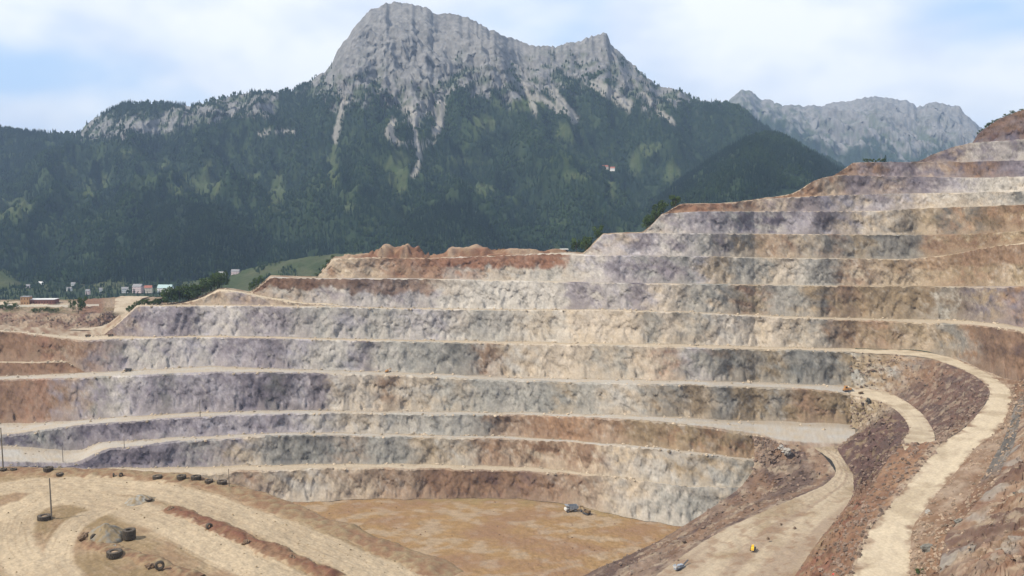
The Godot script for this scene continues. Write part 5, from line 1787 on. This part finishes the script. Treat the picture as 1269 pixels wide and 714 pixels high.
func make_objects() -> void:
	make_materials()
	make_tyre_meshes()
	make_tree_meshes()
	for s in 5:
		boulders.append(boulder_mesh(200 + s))
	make_rubble()
	# tyres: [column, row of the base, radius, turn, standing, filled, label]
	for q in [
		[4, 586, 1.05, 0.3, false, false, "dark tyre at the foot of the tall left-edge pole"],
		[17, 585.5, 0.95, 0.9, false, false, "dark tyre just right of the left-edge pole's foot"],
		[60, 586, 1.4, 0.2, false, false, "big thick dark tyre alone on the far edge left of the mast"],
		[74, 590, 1.0, 0.0, false, false, "flat-lying tyre right beside the big thick tyre"],
		[141, 592, 0.6, 1.9, true, false, "left of the two small tyres on the far edge"],
		[150, 592, 0.66, 1.2, true, false, "right of the two small tyres on the far edge"],
		[195, 594, 1.35, 0.0, false, false, "low tyre lying between the small pair and the block-like tyres"],
		[225, 596, 1.35, 0.1, false, false, "thick tyre, left of the two blocky dark ones by the pale bench road"],
		[243, 597, 1.45, -0.1, false, false, "thick tyre, right of the two blocky dark ones by the pale bench road"],
		[259, 601, 1.2, 0.2, false, false, "dark tyre with a pale spot left of the short post"],
		[275, 603, 1.4, 0.0, false, false, "dark tyre at the foot of the short post"],
		[184, 622, 1.05, 0.3, false, true, "earth-filled tyre on the small pale gravel heap"],
		[259, 657, 0.8, 0.8, true, false, "small dark tyre standing on the red berm"],
		[55, 645, 1.65, 0.2, false, true, "flat tyre holding the foot of the near pole"],
		[160, 668, 1.55, 0.0, false, false, "lower tyre of the stack beside the grey gravel heap"],
		[142, 690, 1.75, 0.5, false, true, "earth-filled tyre in front of the grey gravel heap"],
		[117, 672, 0.9, 0.7, true, false, "small dark tyre left of the grey gravel heap"],
		[198, 708, 1.05, 0.4, true, false, "dark tyre standing at the bottom end of the red ridge"],
	]:
		tyre(on_plat(q[0], q[1]) + Vector3(0, 0.08, 0), q[2], q[3], q[6], q[4], q[5] or not q[4], 1.55 if q[0] in [60, 225, 243, 275, 4, 17, 259] else 1.0)
	tyre(on_plat(160, 668) + Vector3(0.1, 0.08 + 1.04, 0.05), 1.5, 0.5, "upper tyre of the stack beside the grey gravel heap")
	pole(on_plat(4, 584), 11.6, "tall dark pole at the left edge of the picture")
	pole(on_plat(64, 645), 9.6, "grey pole standing in a flat tyre on the near platform", 0.2)
	pole(on_plat(284, 606), 5.0, "short thin post beside the last tyre of the far edge", 0.12)
	pole(on_bench(1, 78, 0.25), 17.0, "mast on the pale wide bench behind the platform", 0.36)
	pole(on_bench(1, 154, 0.1), 12.0, "mast on the front edge of the dark purple bench", 0.34)
	pole(on_bench(2, 248, 0.15), 18.0, "mast on the brown ledge right of the purple wedge", 0.38)
	# rough stones on the berms
	for q in [[212, 634, 1.0, "larger boulder at the red berm's upper tip"], [220, 636, 0.8, "smaller boulder at the red berm's upper tip"], [305, 675, 1.0, "larger boulder halfway down the red berm"], [298, 671, 0.7, "smaller boulder halfway down the red berm"], [360, 694, 0.9, "single boulder near the red berm's lower end"], [105, 669, 1.3, "red-brown boulder at the left foot of the grey heap"]]:
		boulder(on_plat(q[0], q[1]), q[2], "stone_brown", q[3], "boulders on the berms")
	boulder(on_plat(187, 704), 1.0, "stone_brown", "reddish boulder beside the bottom-most tyre")
	boulder(on_plat(142, 680) + Vector3(0, 0.4, 0), 0.35, "stone_pale", "small pale stone on the slope of the gravel heap")
	# machines
	dump_truck(at(708, 634, 290), PI + 0.25, 1.35, "truck_white", "truck_grey", "grey and white dump truck on the ochre pit floor")
	excavator(at(727, 637, 290), PI * 0.75, 1.15, "machine_brown", "dark brown excavator beside the dump truck on the pit floor")
	loader(at(933, 682, 234.5), 1.2, 1.05, "machine_yellow", "yellow loader alone on the tan ramp")
	crusher(at(842, 706, 242.0), 0.7, "blue-grey crusher at the lower end of the tan ramp")
	pickup(at(1033, 716, 201.0), 1.1, "car_red", "red pickup at the bottom edge below the haul road bank")
	bulldozer(on_bench(3, 1050, 0.3), 0.1, 1.6, "machine_orange", "orange bulldozer at the right end of the fourth bench road")
	dump_truck(at(1067, 489, 192.0), 0.4, 0.55, "machine_brown", "machine_brown", "small dark truck right of the orange bulldozer")
	excavator(on_bench(3, 480, 0.75), 0.9, 0.75, "machine_orange", "orange excavator at the foot of the face right of the narrow purple streak")
	dump_truck(on_bench(3, 159, 0.8), PI, 0.75, "machine_brown", "steel_dark", "dark truck on the pale road below the striped face")
	dump_truck(on_bench(5, 109, 0.75), 0.3, 0.65, "steel_dark", "machine_brown", "left of two dark trucks where the pale road forks")
	dump_truck(on_bench(5, 137, 0.75), 0.3, 0.65, "steel_dark", "machine_brown", "right of two dark trucks where the pale road forks")
	boulder(at(1076, 497, 192), 2.6, "stone_dark", "dark boulder in front of the small dark truck")
	boulder(at(975, 561, 221), 4.2, "stone_pale", "whitish rock outcrop at the corner of the third bench")
	boulder(at(968, 556, 220), 2.8, "stone_pale", "smaller whitish rock left of the big white outcrop")
	boulder(at(1237, 690, 166.0), 4.6, "stone_dark", "big dark rounded rock on the right hillside")
	boulder(at(1264, 618, 160.0), 4.0, "stone_dark", "dark rock cut by the right edge of the picture")
	boulder(at(1188, 648, 171.0), 2.2, "stone_grey", "grey rock halfway up the right hillside")
	boulder(at(1150, 636, 183.0), 1.9, "stone_pale", "pale rock close to the haul road's right edge")
	boulder(at(1150, 682, 182.0), 3.4, "stone_grey", "wide grey rock low on the right hillside")
	for k in 16:
		var f := k / 15.0
		var px := lerpf(1094, 1030, f) + rng.randf_range(-4, 4)
		var row := lerpf(590, 700, f)
		boulder(at(px, row, lerpf(189.0, 202.0, f)), rng.randf_range(0.7, 1.5), "stone_brown", NTH[k] + " brown boulder from the far end along the haul road's left bank", "boulders along the haul road")
	for q in [[968, 650, "second highest"], [985, 655, "third highest"], [952, 668, "lowest"], [1000, 640, "highest"]]:
		boulder(at(q[0], q[1], 231.5), rng.randf_range(0.8, 1.3), "stone_brown", q[2] + " of four loose brown boulders on the tan ramp", "boulders on the tan ramp")
	# mounds and hut on the red rim
	spoil_mound(420, 486, 321, 316.0, -17.0, "low left end of the red spoil bank on the rim")
	spoil_mound(446, 536, 321, 305.0, -17.0, "highest red mound of the spoil bank on the rim")
	spoil_mound(530, 640, 320, 307.5, -17.0, "long red mound of the spoil bank on the rim")
	spoil_mound(600, 712, 317, 310.5, -16.0, "low right end of the red spoil bank on the rim")
	house("hut", on_rim(699, 4), 0.1, Vector3(9, 3.2, 5), "steel_dark", "plaster_white", "dark hut with a white flat roof on the red rim", 1, "", true)
	# trees on the rims
	for k in 26:
		var px := 207.0 + 68.0 * k / 25.0 + rng.randf_range(-1, 1)
		tree("broadleaf_tree", on_rim(px, rng.randf_range(3, 30)), rng.randf_range(13, 22), 0.85, NTH[k] + " dark tree from the left in the dense grove on the left rim", "grove on the left rim")
	for q in [[313, 8, "left"], [318, 9, "middle"], [324, 8, "right"]]:
		tree("broadleaf_tree", on_rim(q[0], 6), q[1] + 3.0, 0.9, q[2] + " tree of the three right of the pale rim road", "trio at the rim road")
	for q in [[90, 386, 15, "left"], [97, 388, 20, "tallest middle"], [104, 383, 17, "right"]]:
		tree("broadleaf_tree", at(q[0], q[1], 151.5), q[2], 0.7, q[3] + " dark tree of the three right of the works yard", "clump at the yard")
	for k in 9:
		tree("shrub", at(1.0 + k * 2.4, 382 + rng.randf_range(-3, 4), 151), rng.randf_range(6, 9), 1.0, NTH[k] + " dark green bush from the left edge beside the works yard", "bushes left of the yard")
	for k in 9:
		tree("shrub", at(40.0 + k * 3.8, 387 + rng.randf_range(-1, 1), 151.8), rng.randf_range(4, 6), 1.2, NTH[k] + " low green bush from the left below the long pale wall", "bushes below the yard wall")
	for k in 14:
		var f := k / 13.0
		tree("shrub", on_rim(lerpf(160, 197, f), rng.randf_range(1, 5)) + Vector3(0, -1.0, 0), rng.randf_range(5, 8), 1.2, NTH[k] + " dark bush from the left in the row beside the purple face", "bushes beside the purple face")
	var cols_a := spread(16, 706, 744)
	var cols_b := spread(16, 786, 838)
	for k in 16:
		tree("broadleaf_tree", on_rim(cols_a[k], rng.randf_range(14, 40)), rng.randf_range(11, 18), 0.9, NTH[k] + " dark tree from the left beside the hut at the rim step", "trees at the rim step")
	for k in 16:
		tree("broadleaf_tree", on_rim(cols_b[k], rng.randf_range(10, 36)), rng.randf_range(10, 17), 0.9, NTH[k] + " dark tree from the left below the second rim step", "trees at the second rim step")
	for k in 6:
		tree("shrub", on_rim(1072 + k * 4.6, 4), rng.randf_range(3, 6), 1.3, NTH[k] + " dark bush from the left on the flat crest before the far range", "bushes on the flat crest")
	tree("spruce_tree", on_rim(1097, 4), 9.0, 0.9, "single pointed spruce at the right end of the crest bushes", "", 5)
	for k in 22:
		var f := k / 21.0
		tree("shrub", on_rim(lerpf(1213, 1268, f), rng.randf_range(-6, 4)), rng.randf_range(3, 6.5), 1.3, NTH[k] + " dark bush from the left on the topmost skyline at the right", "bushes on the topmost skyline")
	for k in 5:
		tree("shrub", on_rim(lerpf(392, 412, k / 4.0), 6.0), rng.randf_range(4, 7), 1.2, NTH[k] + " dark bush from the left on the red rim's left shoulder", "bushes at the red shoulder")
	tree("spruce_tree", at(437, 676, 290), 9.0, 1.0, "left of two young spruces on the pit floor", "", 5)
	tree("spruce_tree", at(508, 702, 290), 9.5, 1.0, "right of two young spruces on the pit floor", "", 5)
	for q in [[1140, 716, 5.0, "left"], [1148, 717, 5.6, "middle"], [1155, 719, 4.4, "right"]]:
		tree("shrub", at(q[0], q[1], 190.0), q[2], 1.0, q[3] + " green bush at the bottom edge right of the haul road", "bushes at the bottom edge")
	# works yard
	house("works_hall", at(50, 377, 149.5), 0.05, Vector3(42, 6.5, 14), "hall_red", "roof_pale", "long low hall with a pale roof in the works yard", 1, "", true)
	house("silo_house", at(33, 378, 149.8), 0.0, Vector3(11, 11, 9), "rust", "roof_grey", "rusty brown tower-like shed left of the long hall", 2, "", true)
	for q in [[52, 381, 66.0, "long pale concrete wall in front of the long hall"], [12, 380, 14.0, "short pale concrete wall left of the rusty shed"], [113, 380, 20.0, "pale concrete wall right of the dark tree clump"]]:
		var o := thing("concrete_wall", at(q[0], q[1], 150.3), 0.03, q[3], "wall", "pale walls of the yard")
		var n := int(q[2] / 6.0)
		for k in n:
			var st := new_st()
			bx(st, Vector3((k + 0.5) / n * q[2] - q[2] * 0.5, 1.3, 0), Vector3(q[2] / n - 0.12, 3.4, 0.6))
			part(o, "wall_panel", st, "concrete")
	# town
	house("house", at(155, 362, 248), 0.3, Vector3(15, 8, 11), "plaster_white", "roof_grey", "small white house left of the pinkish block")
	house("house", at(171, 362, 248), -0.1, Vector3(22, 14, 14), "plaster_pink", "roof_grey", "tall pinkish town house between two lower houses", 3)
	house("house", at(184, 362, 248), 0.2, Vector3(17, 11, 13), "plaster_cream", "roof_red", "cream town house right of the pinkish block", 3)
	house("house", at(205, 361, 248), 0.0, Vector3(34, 9, 18), "plaster_white", "roof_teal", "wide low building with pale teal roof beside the grove")
	house("house", at(125, 363, 249), 0.4, Vector3(7, 9, 8), "plaster_white", "roof_grey", "narrow bright house under the meadow knoll")
	house("house", at(109, 364, 249), 0.1, Vector3(9, 7, 9), "plaster_pink", "roof_grey", "small dull house left of the narrow bright house")
	house("house", at(82, 351, 255), 0.0, Vector3(22, 10, 12), "plaster_cream", "roof_pale", "pale roofed house, topmost of the group in the woods", 2)
	house("house", at(91, 356, 254), 0.3, Vector3(10, 9, 10), "plaster_white", "roof_grey", "white house right of the pale roofed one in the woods")
	house("house", at(86, 361, 252), 0.1, Vector3(11, 7, 9), "plaster_white", "roof_grey", "lower small white house of the group in the woods")
	house("house", at(50, 355, 254), -0.3, Vector3(16, 9, 10), "plaster_white", "roof_pale", "lone pale house in the woods above the works yard")
	house("house", at(35, 358, 253), 0.2, Vector3(9, 8, 9), "plaster_pink", "roof_grey", "small grey-pink house left of the lone pale house")
	house("house", atz(275, 343.5, 2345), 0.1, Vector3(16, 9, 12), "plaster_white", "roof_pale", "bright white house at the meadow's left end")
	house("house", atz(292, 340, 2345), 0.0, Vector3(20, 8, 12), "plaster_pink", "roof_grey", "greyish house on the meadow right of the bright white one")
	house("farmhouse", atz(750, 209.5, 3550), 0.2, Vector3(22, 9, 14), "plaster_cream", "roof_red", "left of two farmhouses high on the forest slope", 2, "farm on the mountain slope")
	house("farmhouse", atz(759, 211.5, 3550), -0.2, Vector3(18, 9, 14), "plaster_white", "roof_red", "right of two farmhouses high on the forest slope", 2, "farm on the mountain slope")

func _ready() -> void:
	rng.seed = 7
	noise_a = mk_noise(1, 46.0, 3)
	noise_b = mk_noise(2, 17.0, 4)
	noise_c = mk_noise(3, 6.5, 3)
	noise_e = mk_noise(5, 9.0, 4)
	noise_f = mk_noise(6, 5.0, 1)
	noise_g = mk_noise(8, 14.0, 1)
	for n in [noise_f, noise_g]:
		n.noise_type = FastNoiseLite.TYPE_CELLULAR
		n.fractal_type = FastNoiseLite.FRACTAL_NONE
		n.cellular_return_type = FastNoiseLite.RETURN_CELL_VALUE
		n.cellular_jitter = 1.0
		n.domain_warp_enabled = true
		n.domain_warp_amplitude = 3.0
		n.domain_warp_frequency = 0.12
	noise_d = mk_noise(4, 10.0, 4, true)
	make_view()
	make_palette()
	earth_mat("rock", 26.0, 101, 0.8, 1.0, 12.0)
	earth_mat("dirt", 18.0, 102, 0.86, 1.0, 6.0)
	earth_mat("gravel", 7.0, 103, 0.84, 1.0, 4.0)
	earth_mat("mountain", 160.0, 104, 0.8, 1.0, 300.0)
	var leaf := flat_mat("leaf", Color.WHITE, 0.9)
	leaf.vertex_color_use_as_albedo = true
	leaf.metallic_specular = 0.15
	make_chain()
	make_right_side()
	make_floor()
	make_platform()
	make_plateau()
	make_mountains()
	make_objects()
